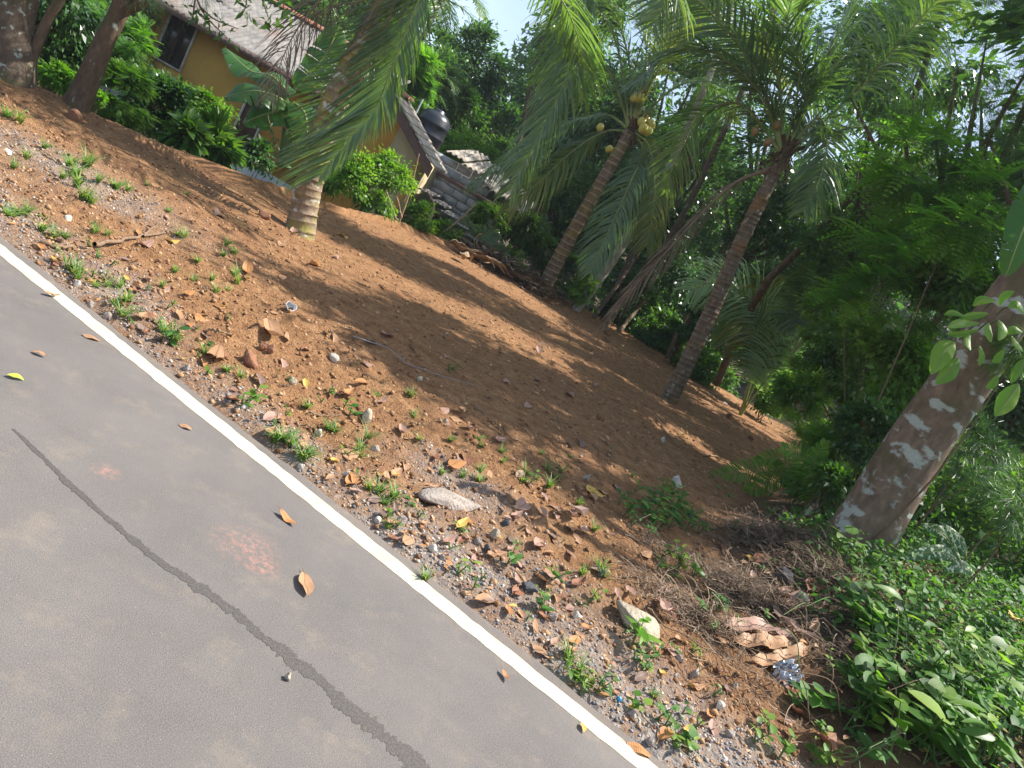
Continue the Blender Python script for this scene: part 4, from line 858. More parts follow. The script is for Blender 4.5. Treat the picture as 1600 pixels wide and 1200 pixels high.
young_palm('young palm with upright bright fronds on the right hillside', at(1235, 560, 15.5), [([(1262, 500), (1290, 450), (1300, 425)], -.2), ([(1255, 500), (1262, 450), (1250, 425)], 0), ([(1270, 510), (1310, 480), (1340, 470)], .2), ([(1262, 520), (1240, 490), (1220, 495)], -.2)], 15.5, .6)
young_palm('low fan of fronds beside the dead leaf heap at the back', at(735, 400, 18.3), [([(745, 375), (760, 368), (775, 372)], 0), ([(735, 375), (728, 360), (735, 350)], 0), ([(750, 385), (770, 388), (790, 400)], .1)], 18.3, .35)

# ------------------------------------------------------------------ house
def pbox(name, mat, parent, off, x0, x1, y0, y1, z0, z1, label=None, bev=0):
    mb = MB(); V, F = box(x0, x1, y0, y1, z0, z1); mb.add(V-off, F, .5); o = mb.obj(name, M[mat], parent, smooth=False)
    if label: o['label'] = label
    return o
HY = 17.5
hb = at(370, 272, HY); hz = hb[2]; off = np.array([-8.5, HY, hz])
house = empty('yellow_house', tuple(off), 'low yellow house with grey corrugated roof behind the shrubs', 'house')
def hx(px, py): return at(px, py, HY)[0]
def hzz(px, py): return at(px, py, HY)[2]
ztop = 1.72
w1a, w1b = hx(250, 62), hx(294, 86); w1t = 1.66; w1bt = .42
d2a, d2b = hx(378, 170), hx(412, 190)
print('house', hz, w1a, w1b, w1t, w1bt, d2a, d2b)
zs0 = hz+.38
def wall_seg(x0, x1, z0, z1, m='wall_yellow'): return pbox('wall', m, house, off, x0, x1, HY, HY+.2, z0, z1)
xl = -13.6; xr = -4.0
wall_seg(xl, w1a, zs0, ztop); wall_seg(w1a+.003, w1b-.003, zs0, w1bt); wall_seg(w1b, d2a, zs0, ztop)
wall_seg(d2b, xr-1.9, zs0, ztop, 'wall_orange'); wall_seg(d2a+.003, d2b-.003, 1.0, ztop)
pbox('side_wall', 'wall_yellow', house, off, xl, xl+.2, HY+.203, HY+5, hz, ztop)
pbox('back_wall', 'wall_yellow', house, off, xl, xr, HY+5, HY+5.2, hz, ztop)
pbox('plinth', 'plinth', house, off, xl-.05, xr-1.9, HY-.06, HY+.25, hz-.6, zs0)
def window(x0, x1, z0, z1, y, nm='window', leaf='dark_glass'):
    f = MB(); t = .035
    for a in ((x0, x1, z1-t, z1), (x0, x1, z0, z0+t), (x0, x0+t, z0+t+.001, z1-t-.001), (x1-t, x1, z0+t+.001, z1-t-.001)):
        V, F = box(a[0], a[1], y-.05, y+.08, a[2], a[3]); f.add(V-off, F, .5)
    o = f.obj(nm, M['white_frame'], house, smooth=False)
    xm = (x0+x1)/2
    for a, b in ((x0+t, xm-.015), (xm+.015, x1-t)):
        p = MB(); V, F = box(a+.002, b-.002, y+.0, y+.03, z0+t+.002, z1-t-.002); p.add(V-off, F, .5); p.obj('pane', M[leaf], o, smooth=False)
    p = MB(); V, F = box(xm-.013, xm+.013, y-.03, y+.04, z0+t+.002, z1-t-.002); p.add(V-off, F, .5); p.obj('mullion', M['brown_wood'], o, smooth=False)
window(w1a+.003, w1b-.003, w1bt+.003, w1t, HY)
wall_seg(w1a+.003, w1b-.003, w1t+.003, ztop)
# door with wooden leaf
window(d2a+.003, d2b-.003, zs0-.3, .997, HY, 'door', 'brown_wood')
# corrugated roof: sheets side by side
def roof_sheet(x0, x1, y0, z0, y1, z1, parent, off, mat='roof', pitch=.15, amp=.028, name='roof_sheet', ln=6):
    n = int((x1-x0)/.0375)+1; xs = np.linspace(x0, x1, n); V = []
    for k in range(ln+1):
        t = k/ln; yy = y0+(y1-y0)*t; z = z0+(z1-z0)*t
        V.append(np.stack([xs, np.full(n, yy), z+amp*np.cos(xs/pitch*2*math.pi)], -1))
    top = np.array(V).reshape(-1, 3); bot = top-[0, 0, .02]; m = (ln+1)*n; ii = np.arange(m).reshape(ln+1, n)
    Fq = np.stack([ii[:-1, :-1], ii[:-1, 1:], ii[1:, 1:], ii[1:, :-1]], -1).reshape(-1, 4)
    F2 = Fq[:, ::-1]+m; e0 = np.stack([ii[0, :-1], ii[0, :-1]+m, ii[0, 1:]+m, ii[0, 1:]], -1)
    mb = MB(); mb.add(np.vstack([top, bot])-off, np.vstack([Fq, F2, e0]), .5); return mb.obj(name, M[mat], parent)
EZ = 1.62; EY = HY-.85
k = 0
for x in np.arange(-14.4, -6.2, 1.05):
    for r in range(2):
        ya, yb = (EY, EY+1.75) if r == 0 else (EY+1.65, EY+3.4)
        sl = .36; lift = .0+.022*(k % 2)+.03*r; sag = -.08*math.exp(-((x+9.3)/1.3)**2)
        roof_sheet(x, x+1.09, ya, EZ+sl*(ya-EY)+lift+sag, yb, EZ+sl*(yb-EY)+lift, house, off); k += 1
pbox('back_roof', 'roof', house, off, -14.4, -6.2, EY+3.45, HY+5.8, EZ+.2, EZ+.24)
pbox('fascia', 'fascia', house, off, -14.3, -6.3, EY+.02, EY+.05, EZ-.17, EZ-.045)
pbox('soffit', 'fascia', house, off, -14.3, -6.3, EY+.07, HY-.005, EZ-.06, EZ-.03)
# ridge tiles one by one
for i in range(27):
    x = -14.3+i*.3; mb = MB(); a = np.linspace(0, math.pi, 7); zr = EZ+.36*3.4+.07
    for s_, r_ in ((0, .13),):
        ring0 = np.stack([np.full(7, x), EY+3.45+np.cos(a)*.15, zr+np.sin(a)*.10], -1); ring1 = np.stack([np.full(7, x+.31), EY+3.45+np.cos(a)*.13, zr+np.sin(a)*.085+.012], -1)
        V = np.vstack([ring0, ring1]); F = [(j, j+1, j+8, j+7) for j in range(6)]; mb.add(V-off, F, .5)
    mb.obj('ridge_tile', M['tile'], house)
# gable wing
GY = HY-.6; ax, az_ = at(612, 142, GY)[0], at(612, 142, GY)[2]; rx_, rz_ = at(676, 262, GY)[0], at(676, 262, GY)[2]
lx_ = 2*ax-rx_; sl = (az_-rz_)/(rx_-ax); print('gable', ax, az_, rx_, rz_)
wx0, wx1 = lx_+.45, rx_-.42
def gz(x): return az_-abs(x-ax)*sl
mb = MB(); prof = [(wx0, hz), (ax-.25, hz), (ax-.25, gz(ax-.25)-.12), (wx0, gz(wx0)-.12)]
def extr(prof, y0, y1):
    n = len(prof); V = [(x, y0, z) for x, z in prof]+[(x, y1, z) for x, z in prof]; return np.array(V)
def prism(prof, y0, y1, name, mat, parent, off):
    n = len(prof); V = extr(prof, y0, y1); me = bpy.data.meshes.new(name)
    me.from_pydata([tuple(v-off) for v in V], [], [tuple(range(n)), tuple(range(2*n-1, n-1, -1))]+[(i, i+n, (i+1) % n+n, (i+1) % n) for i in range(n)]); me.update()
    if mat: me.materials.append(M[mat])
    o = bpy.data.objects.new(name, me); C.objects.link(o); o.parent = parent; return o
prism([(wx0, hz), (ax+.35, hz), (ax+.35, gz(ax+.35)-.12), (ax, az_-.12), (wx0, gz(wx0)-.12)], GY+.5, GY+.7, 'gable_wall', 'wall_orange', house, off)
prism([(ax+.353, hz), (ax+1.02, hz), (ax+1.02, gz(ax+1.02)-.12), (ax+.353, gz(ax+.353)-.12)], GY+.5, GY+.7, 'gable_wall', 'wall_cream', house, off)
prism([(ax+1.023, hz), (ax+1.12, hz), (ax+1.12, gz(ax+1.12)-.12), (ax+1.023, gz(ax+1.023)-.12)], GY+.42, GY+.72, 'pillar', 'wall_orange', house, off)
prism([(ax+1.123, hz), (wx1, hz), (wx1, gz(wx1)-.12), (ax+1.123, gz(ax+1.123)-.12)], GY+.5, GY+.7, 'gable_wall', 'wall_cream', house, off)
pbox('side_wall', 'wall_cream', house, off, wx1-.2, wx1-.003, GY+.703, GY+4, hz, rz_+.05)
for sgn in (-1, 1):
    xe = rx_ if sgn > 0 else lx_; ze = rz_
    pr = [(ax, az_), (xe, ze), (xe, ze-.24), (ax, az_-.24)]
    if sgn < 0: pr = pr[::-1]
    prism(pr, GY, GY+.04, 'bargeboard', 'fascia', house, off)
    # roof slab courses of tiles
    for c_ in range(7):
        t0, t1 = c_/7, (c_+1)/7+.03; x0, x1 = ax+(xe-ax)*t0, ax+(xe-ax)*min(1.03, t1); z0, z1 = az_+(ze-az_)*t0, az_+(ze-az_)*min(1.03, t1)
        pr = [(x0, z0+.02), (x1, z1+.05), (x1, z1+.09), (x0, z0+.06)]
        if sgn < 0: pr = pr[::-1]
        prism(pr, GY-.06, GY+1.5, 'roof_slab', 'roof_tan', house, off)
for i in range(5):
    mb = MB(); a = np.linspace(0, math.pi, 7); y0 = GY-.08+i*.3
    V = np.vstack([np.stack([ax+np.cos(a)*.15, np.full(7, y0), az_+.06+np.sin(a)*.11], -1), np.stack([ax+np.cos(a)*.13, np.full(7, y0+.31), az_+.07+np.sin(a)*.10], -1)])
    mb.add(V-off, [(j, j+1, j+8, j+7) for j in range(6)], .5); mb.obj('ridge_tile', M['tile'], house)
bl = at(361, 101, HY-.4); mb = MB(); mb.add(I2[0]*[.045, .045, .06]+bl-off-[0, 0, .03], I2[1], .5); V, F = tube([bl-off, bl-off+[0, 0, .25]], [.012, .012], 6); mb.add(V, F, .5); mb.obj('light_bulb', M['bulb'], house)

# cement block annex, block by block
AY = 19.6; a0 = at(690, 300, AY); ann = empty('block_building', (a0[0], AY, -1.0), 'bare grey cement block building behind the gable of the yellow house', 'building'); aoff = np.array(ann.location)
bx0, bx1 = at(655, 240, AY)[0], at(760, 330, AY)[0]; bz1 = at(700, 238, AY)[2]-.1; print('annex', bx0, bx1, bz1)
pbox('core_wall', 'mortar', ann, aoff, bx0-.5, bx1, AY+.012, AY+.2, -1.2, bz1)
mb = MB(); V, F = box(-.19, .19, -.012, .03, -.09, .09)
V = V*(1+0); mb.add(V, F, .5); bme = mb.mesh('block', M['block'], False)
hb2 = MB(); hb2.add(V*np.array([.48, 1, 1]), F, .5); hme = hb2.mesh('block', M['block'], False)
r = 0; z = bz1-.1
while z > -1.1:
    x = bx0-.4+(.2 if r % 2 else 0)
    while x < bx1-.2:
        part('block', bme, ann, (x-aoff[0], random.uniform(-.006, .004), z-aoff[2])); x += .4
    z -= .2; r += 1
pbox('side_wall', 'block', ann, aoff, bx1-.2, bx1, AY+.205, AY+3, -1.2, bz1-.1)
# its long tan roof, sloping sheets
ra, rb_ = at(700, 232, AY-.5), at(812, 335, AY-.5)
for i in range(5):
    t0, t1 = i/5, (i+1)/5; x0 = ra[0]+(rb_[0]-ra[0])*t0; x1 = ra[0]+(rb_[0]-ra[0])*t1+.05; zz = ra[2]+(rb_[2]-ra[2])*(t0+t1)/2
    roof_sheet(x0, x1, AY-.5, zz+.02*(i % 2), AY+2.6, zz+.45+.02*(i % 2), ann, aoff, 'roof_tan', .15, .03)
pbox('rafter', 'fascia', ann, aoff, ra[0], rb_[0], AY-.42, AY-.34, min(ra[2], rb_[2])-.16, min(ra[2], rb_[2])-.06)
# low lean-to shed in front
SY = 17.9; s0, s1 = at(655, 290, SY), at(742, 378, SY); shed = empty('lean_to_shed', (s0[0], SY, -1.1), 'low dark lean-to shed with rusty scalloped roof edge beside the block wall', 'shed'); soff = np.array(shed.location); print('shed', s0, s1)
n_ = 5
for i in range(n_):
    x0 = s0[0]+(s1[0]-s0[0])*i/n_; x1 = s0[0]+(s1[0]-s0[0])*(i+1)/n_+.04; z0 = s0[2]+(s1[2]-s0[2])*(i+.5)/n_
    roof_sheet(x0, x1, SY, z0+.015*(i % 2), SY+1.6, z0+.06+.015*(i % 2), shed, soff, 'roof', .09, .022)
zb = min(s0[2], s1[2])
pbox('beam', 'fascia', shed, soff, s0[0], s1[0], SY+.08, SY+.16, zb-.12, zb-.03)
for x in (s0[0]+.1, (s0[0]+s1[0])/2, s1[0]-.1): pbox('post', 'twig', shed, soff, x-.04, x+.04, SY+.17, SY+.25, -1.3, zb-.1)
pbox('back_wall', 'rock_dark', shed, soff, s0[0]-.2, s1[0], SY+1.55, SY+1.6, -1.3, zb-.02)
pbox('half_wall', 'block', shed, soff, s0[0]+.9, s1[0]-.2, SY+.3, SY+.4, -1.3, -.45)
# black water tank on a stand
tc = at(662, 224, 20.6); tank = empty('water_tank', tuple(tc), 'black plastic water tank on a pipe stand behind the gable', 'water tank', rz=0)
prof = [(0, 0), (.40, 0), (.42, .03), (.42, .22), (.435, .24), (.435, .28), (.42, .30), (.42, .52), (.435, .54), (.435, .58), (.42, .60), (.41, .72), (.30, .84), (.16, .88), (.16, .93), (.10, .95), (0, .95)]
mb = MB(); n = 28; V = []; F = []
for r_, z_ in prof:
    for j in range(n): V.append((max(r_, .001)*math.cos(j*2*math.pi/n), max(r_, .001)*math.sin(j*2*math.pi/n), z_))
for i in range(len(prof)-1):
    for j in range(n): F.append((i*n+j, i*n+(j+1) % n, (i+1)*n+(j+1) % n, (i+1)*n+j))
mb.add(V, F, .5); mb.obj('barrel', M['tank'], tank)
for (x, y_) in ((-.45, -.3), (.42, -.3), (.42, .35), (-.45, .35)):
    mb = MB(); V, F = tube([(x, y_, -1.6), (x, y_, 0 if x > 0 else .95)], [.022, .022], 8); mb.add(V, F, .5); mb.obj('pipe' if x < 0 else 'stand_leg', M['pipe'], tank)
mb = MB(); V, F = box(-.55, .55, -.45, .45, -.06, -.005); mb.add(V, F, .5); mb.obj('platform', M['fascia'], tank, smooth=False)

# ------------------------------------------------------------------ shrubs
def shrub(label, px, Y, rp, n, size, mat, group, cat='shrub', tmpl=QL, clumps=16, cr=.38, name='shrub', **kw):
    c = at(px[0], px[1], Y); s = Y/FPX; rad = np.array([rp[0]*s, rp[0]*s*.8, rp[1]*s]); bx = c[0]
    if c[1] < 19.8 and bx > .5 and bx < bank_x(c[1])+.7 and H1(c[0], c[1]) < c[2]-.6: bx = float(bank_x(c[1]))+.7
    bz = H1(bx, c[1]); b = np.array([bx, c[1], bz-.03]); e = empty(name, tuple(b), label, cat, group)
    o, cl = tree_crown(e, b, c, rad, n, size, mat, tmpl, clumps, cr, name='foliage', **kw); mb = MB()
    hh = c[2]-b[2]; nst = 5 if hh < .9 else (2 if hh < 1.6 else 1)
    for i in range(min(nst, len(cl))):
        V, F = tube(spline([np.array([random.uniform(-.1, .1), random.uniform(-.1, .1), 0]), cl[i]*.5+RS.normal(0, .05, 3), cl[i]], 6), np.linspace(.012, .004, 6), 5); mb.add(V, F, .3)
    mb.obj('stem', M['stem_brown'], e); return e
g1 = 'shrubs in front of the yellow house'
shrub('dark fern-leaved bush at the foot of the forked trunk', (190, 150), 10.6, (42, 48), 3600, .17, 'mid_leaf', g1, tmpl=PIN)
shrub('dense dark shrub below the dark window', (245, 165), 11.4, (48, 52), 6500, .085, 'dark_leaf', g1, clumps=22)
shrub('tall wispy shrub with fine leaves before the house wall', (207, 75), 11.6, (22, 38), 700, .16, 'feather_leaf', g1, tmpl=PIN)
shrub('rounded green shrub left of the brown door', (290, 170), 11.8, (42, 42), 5000, .085, 'mid_leaf', g1)
shrub('sunlit yellow-green shrub below the orange wall', (325, 170), 12.0, (30, 34), 3000, .08, 'bright_leaf', g1)
shrub('narrow-leaved clump with long drooping leaves by the white plinth', (335, 225), 11.4, (26, 28), 700, .32, 'mid_leaf', g1, tmpl=QN)
shrub('broad-leaved low plant at the lot edge below the dense shrub', (290, 215), 10.6, (26, 20), 320, .24, 'mid_leaf', g1, tmpl=leaf_t(3, .4, .2, .3))
shrub('small sunlit bush between the left trunks', (88, 118), 10.5, (26, 22), 1500, .08, 'lime', g1)
shrub('bright small plant right of the forked trunk base', (150, 152), 9.9, (13, 14), 320, .07, 'lime', g1)
shrub('shaded bush behind the spotted trunk', (95, 75), 12, (50, 40), 4000, .09, 'dark_leaf', g1)
shrub('low green shrub behind the near palm foot on its left', (400, 240), 12.5, (24, 24), 1500, .10, 'dark_leaf', g1)
g2 = 'bushes along the back edge of the lot'
shrub('leafy bush right behind the near palm trunk', (535, 270), 14.2, (44, 46), 5500, .09, 'bright_leaf', g2, clumps=22)
shrub('tangled vine-covered bush with dry stems below the gable', (600, 290), 15.0, (38, 52), 5500, .085, 'bright_leaf', g2, clumps=24)
shrub('small green weeds in front of the dark shed', (655, 340), 16.4, (22, 22), 1200, .10, 'bright_leaf', g2)
shrub('leafy plant growing over the shed roof end', (765, 345), 18.8, (24, 34), 1600, .16, 'bright_leaf', g2, tmpl=QN)
shrub('round bush right of the shed with glossy leaves', (818, 350), 19.6, (34, 32), 3200, .13, 'mid_leaf', g2)
shrub('green bush left of the far ringed trunk', (840, 395), 20.6, (28, 30), 2600, .13, 'mid_leaf', g2)
shrub('low weeds on the back edge before the shed', (700, 365), 17.6, (24, 16), 900, .12, 'bright_leaf', g2)
shrub('weeds with big leaves beside the dead frond heap', (790, 405), 18.9, (26, 16), 420, .22, 'bright_leaf', g2, tmpl=leaf_t(2, .5, .2, .3))
shrub('dark bush right behind the far ringed trunk', (890, 430), 20.6, (34, 34), 3600, .12, 'dark_leaf', g2)
shrub('heart-leaved vine at the foot of the pale bare trunk', (915, 445), 19.0, (10, 26), 130, .20, 'bright_leaf', g2, tmpl=leaf_t(2, .8, .15, .2))
shrub('shaded bush behind the grey mossy trunk', (985, 470), 21.5, (48, 46), 5200, .13, 'dark_leaf', g2)
shrub('shaded undergrowth bush left of the middle palm', (1040, 520), 20.0, (42, 38), 4600, .12, 'dark_leaf', g2)
shrub('low green edging plants behind the middle palm', (1095, 575), 18.7, (44, 22), 3000, .11, 'mid_leaf', g2)
g3 = 'undergrowth on the right hillside'
for i, (lb, px, Y, rp, n, sz, m, tm) in enumerate([
    ('dark shrub right of the young coconut palm', (1120, 520), 19.6, (50, 50), 5000, .12, 'dark_leaf', QL),
    ('shrub in half shade behind the young coconut palm', (1225, 560), 18.6, (46, 46), 4200, .12, 'mid_leaf', QL),
    ('low sunlit plants at the foot of the young coconut palm', (1205, 625), 17.8, (34, 20), 2000, .10, 'bright_leaf', QL),
    ('mixed green bush on the rise beyond the lot corner', (1280, 590), 14.0, (48, 36), 4000, .10, 'bright_leaf', QL),
    ('bright shrub on the rise beside the litter path', (1300, 490), 13.5, (42, 42), 3600, .10, 'bright_leaf', QL),
    ('leafy bush on the slope left of the lichen trunk', (1340, 600), 11.0, (48, 42), 4200, .085, 'mid_leaf', QL),
    ('feathery sapling arching at the upper right', (1450, 260), 9.4, (80, 60), 480, .34, 'feather_leaf', PIN),
    ('feathery shrub with layered fine leaves on the right', (1420, 400), 9.0, (90, 66), 620, .30, 'feather_leaf', PIN),
    ('lower feathery shrub in front of the hillside', (1375, 480), 8.8, (78, 56), 560, .26, 'feather_leaf', PIN),
    ('light feathery branchlets left of the banana leaf', (1530, 330), 8.0, (55, 62), 300, .28, 'feather_leaf', PIN),
    ('bushy weeds left of the lichen trunk at mid height', (1400, 560), 8.6, (60, 42), 2600, .10, 'bright_leaf', QL),
    ('shaded leafy shrub pressed against the left of the lichen trunk', (1360, 680), 8.0, (46, 46), 3000, .085, 'dark_leaf', QL),
    ('low fern-leaved weeds at the lot corner', (1278, 690), 9.5, (38, 22), 600, .15, 'feather_leaf', PIN),
    ('low weeds between the ferns and the lichen trunk', (1300, 750), 7.4, (38, 22), 1500, .07, 'mid_leaf', QL),
    ('dark leafy bush right of the lichen trunk', (1520, 700), 7.4, (60, 70), 4200, .10, 'dark_leaf', leaf_t(1, .5, .15, .2)),
    ('shaded bush low at the right edge behind the variegated plant', (1580, 790), 6.4, (60, 50), 3000, .09, 'dark_leaf', leaf_t(1, .5, .15, .2)),
    ('green creeper hanging beside the lichen trunk on the right', (1600, 545), 6.15, (30, 52), 900, .10, 'mid_leaf', leaf_t(1, .6, .15, .2)),
    ('leaf mass at the right edge under the banana leaf', (1600, 480), 8.5, (40, 50), 1500, .11, 'mid_leaf', QL)]):
    shrub(lb, px, Y, rp, n, sz, m, g3, tmpl=tm, clumps=20)
for i, (lb, px, Y, rp, n, sz, m, tm) in enumerate([
    ('low bush on the slope under the feathery shrub', (1310, 545), 11.5, (50, 38), 3800, .085, 'mid_leaf', QL),
    ('green bush filling the slope above the lot corner', (1250, 620), 13.0, (44, 36), 3400, .10, 'bright_leaf', QL),
    ('leafy bush close left of the trunk below the feathery layers', (1400, 620), 8.6, (48, 44), 2600, .085, 'bright_leaf', QL),
    ('sparse twiggy bush where the litter path climbs', (1345, 545), 10.0, (46, 40), 1800, .08, 'mid_leaf', QL),
    ('small broad-leaved bush at the corner of the soil', (1250, 660), 11.5, (42, 24), 1500, .09, 'bright_leaf', leaf_t(1, .5, .15, .2)),
    ('low plants under the dark limb', (1240, 505), 17.6, (46, 36), 3600, .11, 'bright_leaf', QL),
    ('fine-leaved weeds right above the ferns', (1310, 690), 8.6, (46, 30), 900, .15, 'feather_leaf', PIN),
    ('dark weeds between feathery shrub and banana leaf', (1480, 440), 8.6, (60, 50), 2200, .10, 'mid_leaf', QL),
    ('leafy bush seen right behind the lichen trunk top', (1520, 420), 9.5, (50, 40), 1800, .10, 'bright_leaf', QL)]):
    shrub(lb, px, Y, rp, n, sz, m, g3, tmpl=tm, clumps=20)
def wshrub(x, y, r, h, n, sz, m, tm, g_):
    z = H1(x, y); b = np.array([x, y, z-.03]); q = proj(x, y, z+h*.5); e = empty('shrub', tuple(b), {'dark_leaf': 'dark', 'mid_leaf': 'green', 'bright_leaf': 'bright', 'feather_leaf': 'feathery'}[m]+' low bush, '+where(*q), 'shrub', g_)
    tree_crown(e, b, np.array([x, y, z+h*.5]), (r, r*.9, h*.55), n, sz, m, tm, 16, .45, name='foliage', shell=.35)
rw = random.Random(9)
for (dx, r, h, n, s_) in ((.55, .55, .55, 1300, .085), (1.5, .8, 1.0, 2200, .10), (2.9, 1.1, 1.7, 2800, .12)):
    y = 8.0
    while y < 19.5:
        wshrub(bank_x(y)+dx+rw.uniform(-.2, .3), y, r*rw.uniform(.8, 1.2), h*rw.uniform(.7, 1.3), n, s_, rw.choice(['mid_leaf', 'bright_leaf', 'dark_leaf', 'bright_leaf']), rw.choice([QL, QL, leaf_t(1, .5, .15, .2)]), 'low bushes edging the right side of the soil'); y += r*1.5
for x in np.arange(-.2, 5.6, .85):
    wshrub(x, far_y(x)+1.0+rw.uniform(-.2, .3), .6, rw.uniform(.7, 1.2), 1500, .12, rw.choice(['dark_leaf', 'mid_leaf']), QL, 'low bushes edging the back of the soil')
# red flower spots
for (px, py, Y) in ((1350, 667, 7.7), (1272, 557, 13.2)):
    c = at(px, py, Y); mb = MB(); mass(mb, leaf_t(1, .6, .1, .1), c+RS.normal(0, .02, (7, 3)), mats_from(rdirs(7), rdirs(7)), np.full(7, .05)); o = mb.obj('red_flower', M['red'], smooth=False)
    tag(o, 'small red flower on the slope left of the lichen trunk' if px > 1300 else 'tiny orange-red bloom higher on the hillside', 'flower')
# dead husks heaped at the back edge
for i, (px, py, L, a) in enumerate([(712, 395, .5, .2), (730, 402, .7, .4), (745, 412, .8, -.1), (760, 420, .9, .1), (775, 428, .8, .3), (790, 432, .7, 0), (752, 402, .6, -.5), (808, 442, .6, .2), (722, 412, .35, .9), (768, 410, .6, .6)]):
    g = G(px, py, .06); mb = MB(); t = np.linspace(-1, 1, 9); ca, sa = math.cos(a), math.sin(a)
    V = [];
    for j, tt_ in enumerate(t):
        w = .09*(1-tt_**2)**.5+.01; x = tt_*L/2
        for q in (-1, 0, 1): V.append((x*ca-q*w*sa, x*sa+q*w*ca, .07+.10*abs(q)*(1-tt_**2)+.05*math.sin(j+i)))
    F = [(j*3+q, j*3+q+1, j*3+q+4, j*3+q+3) for j in range(8) for q in (0, 1)]
    mb.add(V, F, random.random()); o = mb.obj('palm_husk', M['husk'], loc=tuple(g)); tag(o, 'dry curled palm sheath in the heap at the back edge of the lot', 'husk', 'dry palm sheaths heaped at the back edge')

# ------------------------------------------------------------------ rocks
def rock(px, py, wpx, hpx, mat, label, cat='rock', group=None, sink=.3, flat=.5, rz=0.0, name='rock', seed=0, ang=None):
    g = G(px, py); dist = math.hypot(g[1], CAMH); s = dist/FPX; a = wpx*.5*s; b = hpx*.5*s*1.25
    if ang is not None:
        q = []
        for sx in (-1, 1):
            r_ = ray(px+sx*math.cos(math.radians(ang))*wpx/2, py+sx*math.sin(math.radians(ang))*wpx/2); q.append(r_*((g[2]-CAMH)/r_[2]))
        d_ = q[1]-q[0]; rz = math.atan2(d_[1], d_[0]); a = float(np.linalg.norm(d_))/2; b = min(b*1.15, a*.8)
    r = np.random.RandomState(seed+px); V = I3[0].copy() if wpx > 30 else I2[0].copy(); F = I3[1] if wpx > 30 else I2[1]
    for k in range(14):
        d = nrm(r.normal(size=3)); c = r.uniform(.5, .8); t = V@d; V = V-np.maximum(t-c, 0)[:, None]*d*.92
    V = V*(1+.07*(fbm(V[:, 0]*3+5, V[:, 1]*3+V[:, 2]*2+9, 3)-.5)[:, None]); h = min(a, b)*flat*2
    V = V*np.array([a, b, h]); ca, sa = math.cos(rz), math.sin(rz); V = V@np.array([[ca, sa, 0], [-sa, ca, 0], [0, 0, 1]])
    mb = MB(); mb.add(V, F, .5); o = mb.obj(name, M[mat], smooth=False, loc=(g[0], g[1], g[2]+h*(1-2*sink)*.5)); tag(o, label, cat, group); return o
rock(705, 788, 96, 46, 'rock_grey', 'flat grey-tan slab stone lying at the road verge', flat=.2, ang=6, sink=.3)
rock(993, 982, 96, 62, 'rock_tan', 'large pale tan rock with a grass plant in front of it', flat=.32, ang=26, sink=.2, seed=41)
rock(118, 186, 32, 20, 'rock_red', 'reddish rounded stone near the forked tree', rz=-.2)
rock(448, 1062, 11, 10, 'rock_tan', 'small pebble lying alone on the asphalt', flat=.8, sink=.0)
rock(1265, 806, 24, 30, 'rock_pale', 'pale jagged stone above the straw by the lichen trunk', flat=.9, sink=.2)
rock(1055, 757, 26, 16, 'rock_pale', 'pale grey stone at the edge of the shaded soil', flat=.6)
rock(1075, 805, 20, 24, 'rock_dark', 'dark slate-like stone beside the leafy weed clump')
rock(520, 562, 20, 14, 'rock_pale', 'pale rounded stone amid the clods in the middle')
rock(387, 570, 34, 22, 'rock_red', 'orange earth lump at the verge among leaves', flat=.8)
rock(410, 545, 22, 14, 'rock_red', 'smaller orange earth lump above the larger one', flat=.8)
rock(824, 920, 32, 26, 'rock_dark', 'black tar lump in the gravel', flat=.25, ang=20)
rock(818, 968, 12, 30, 'rock_dark', 'narrow blue-grey stone near the line', flat=.5, rz=.4)
rock(1225, 905, 40, 34, 'rock_dark', 'dark grey burnt lump set in the straw mound', flat=.4)
rock(1250, 940, 26, 24, 'rock_grey', 'dull grey stone under the straw mound', flat=.5)
rock(570, 655, 22, 16, 'rock_tan', 'tan clod near the long twig', flat=.8)
rock(10, 240, 24, 12, 'rock_pale', 'pale flat stone at the left edge', flat=.4)
rock(410, 340, 26, 12, 'rock_red', 'orange clod left of the near palm foot', flat=.8)
rock(965, 1095, 10, 9, 'blue', 'tiny crumpled bright blue wrapper in the gravel', cat='litter', name='wrapper', flat=.6, sink=.1)
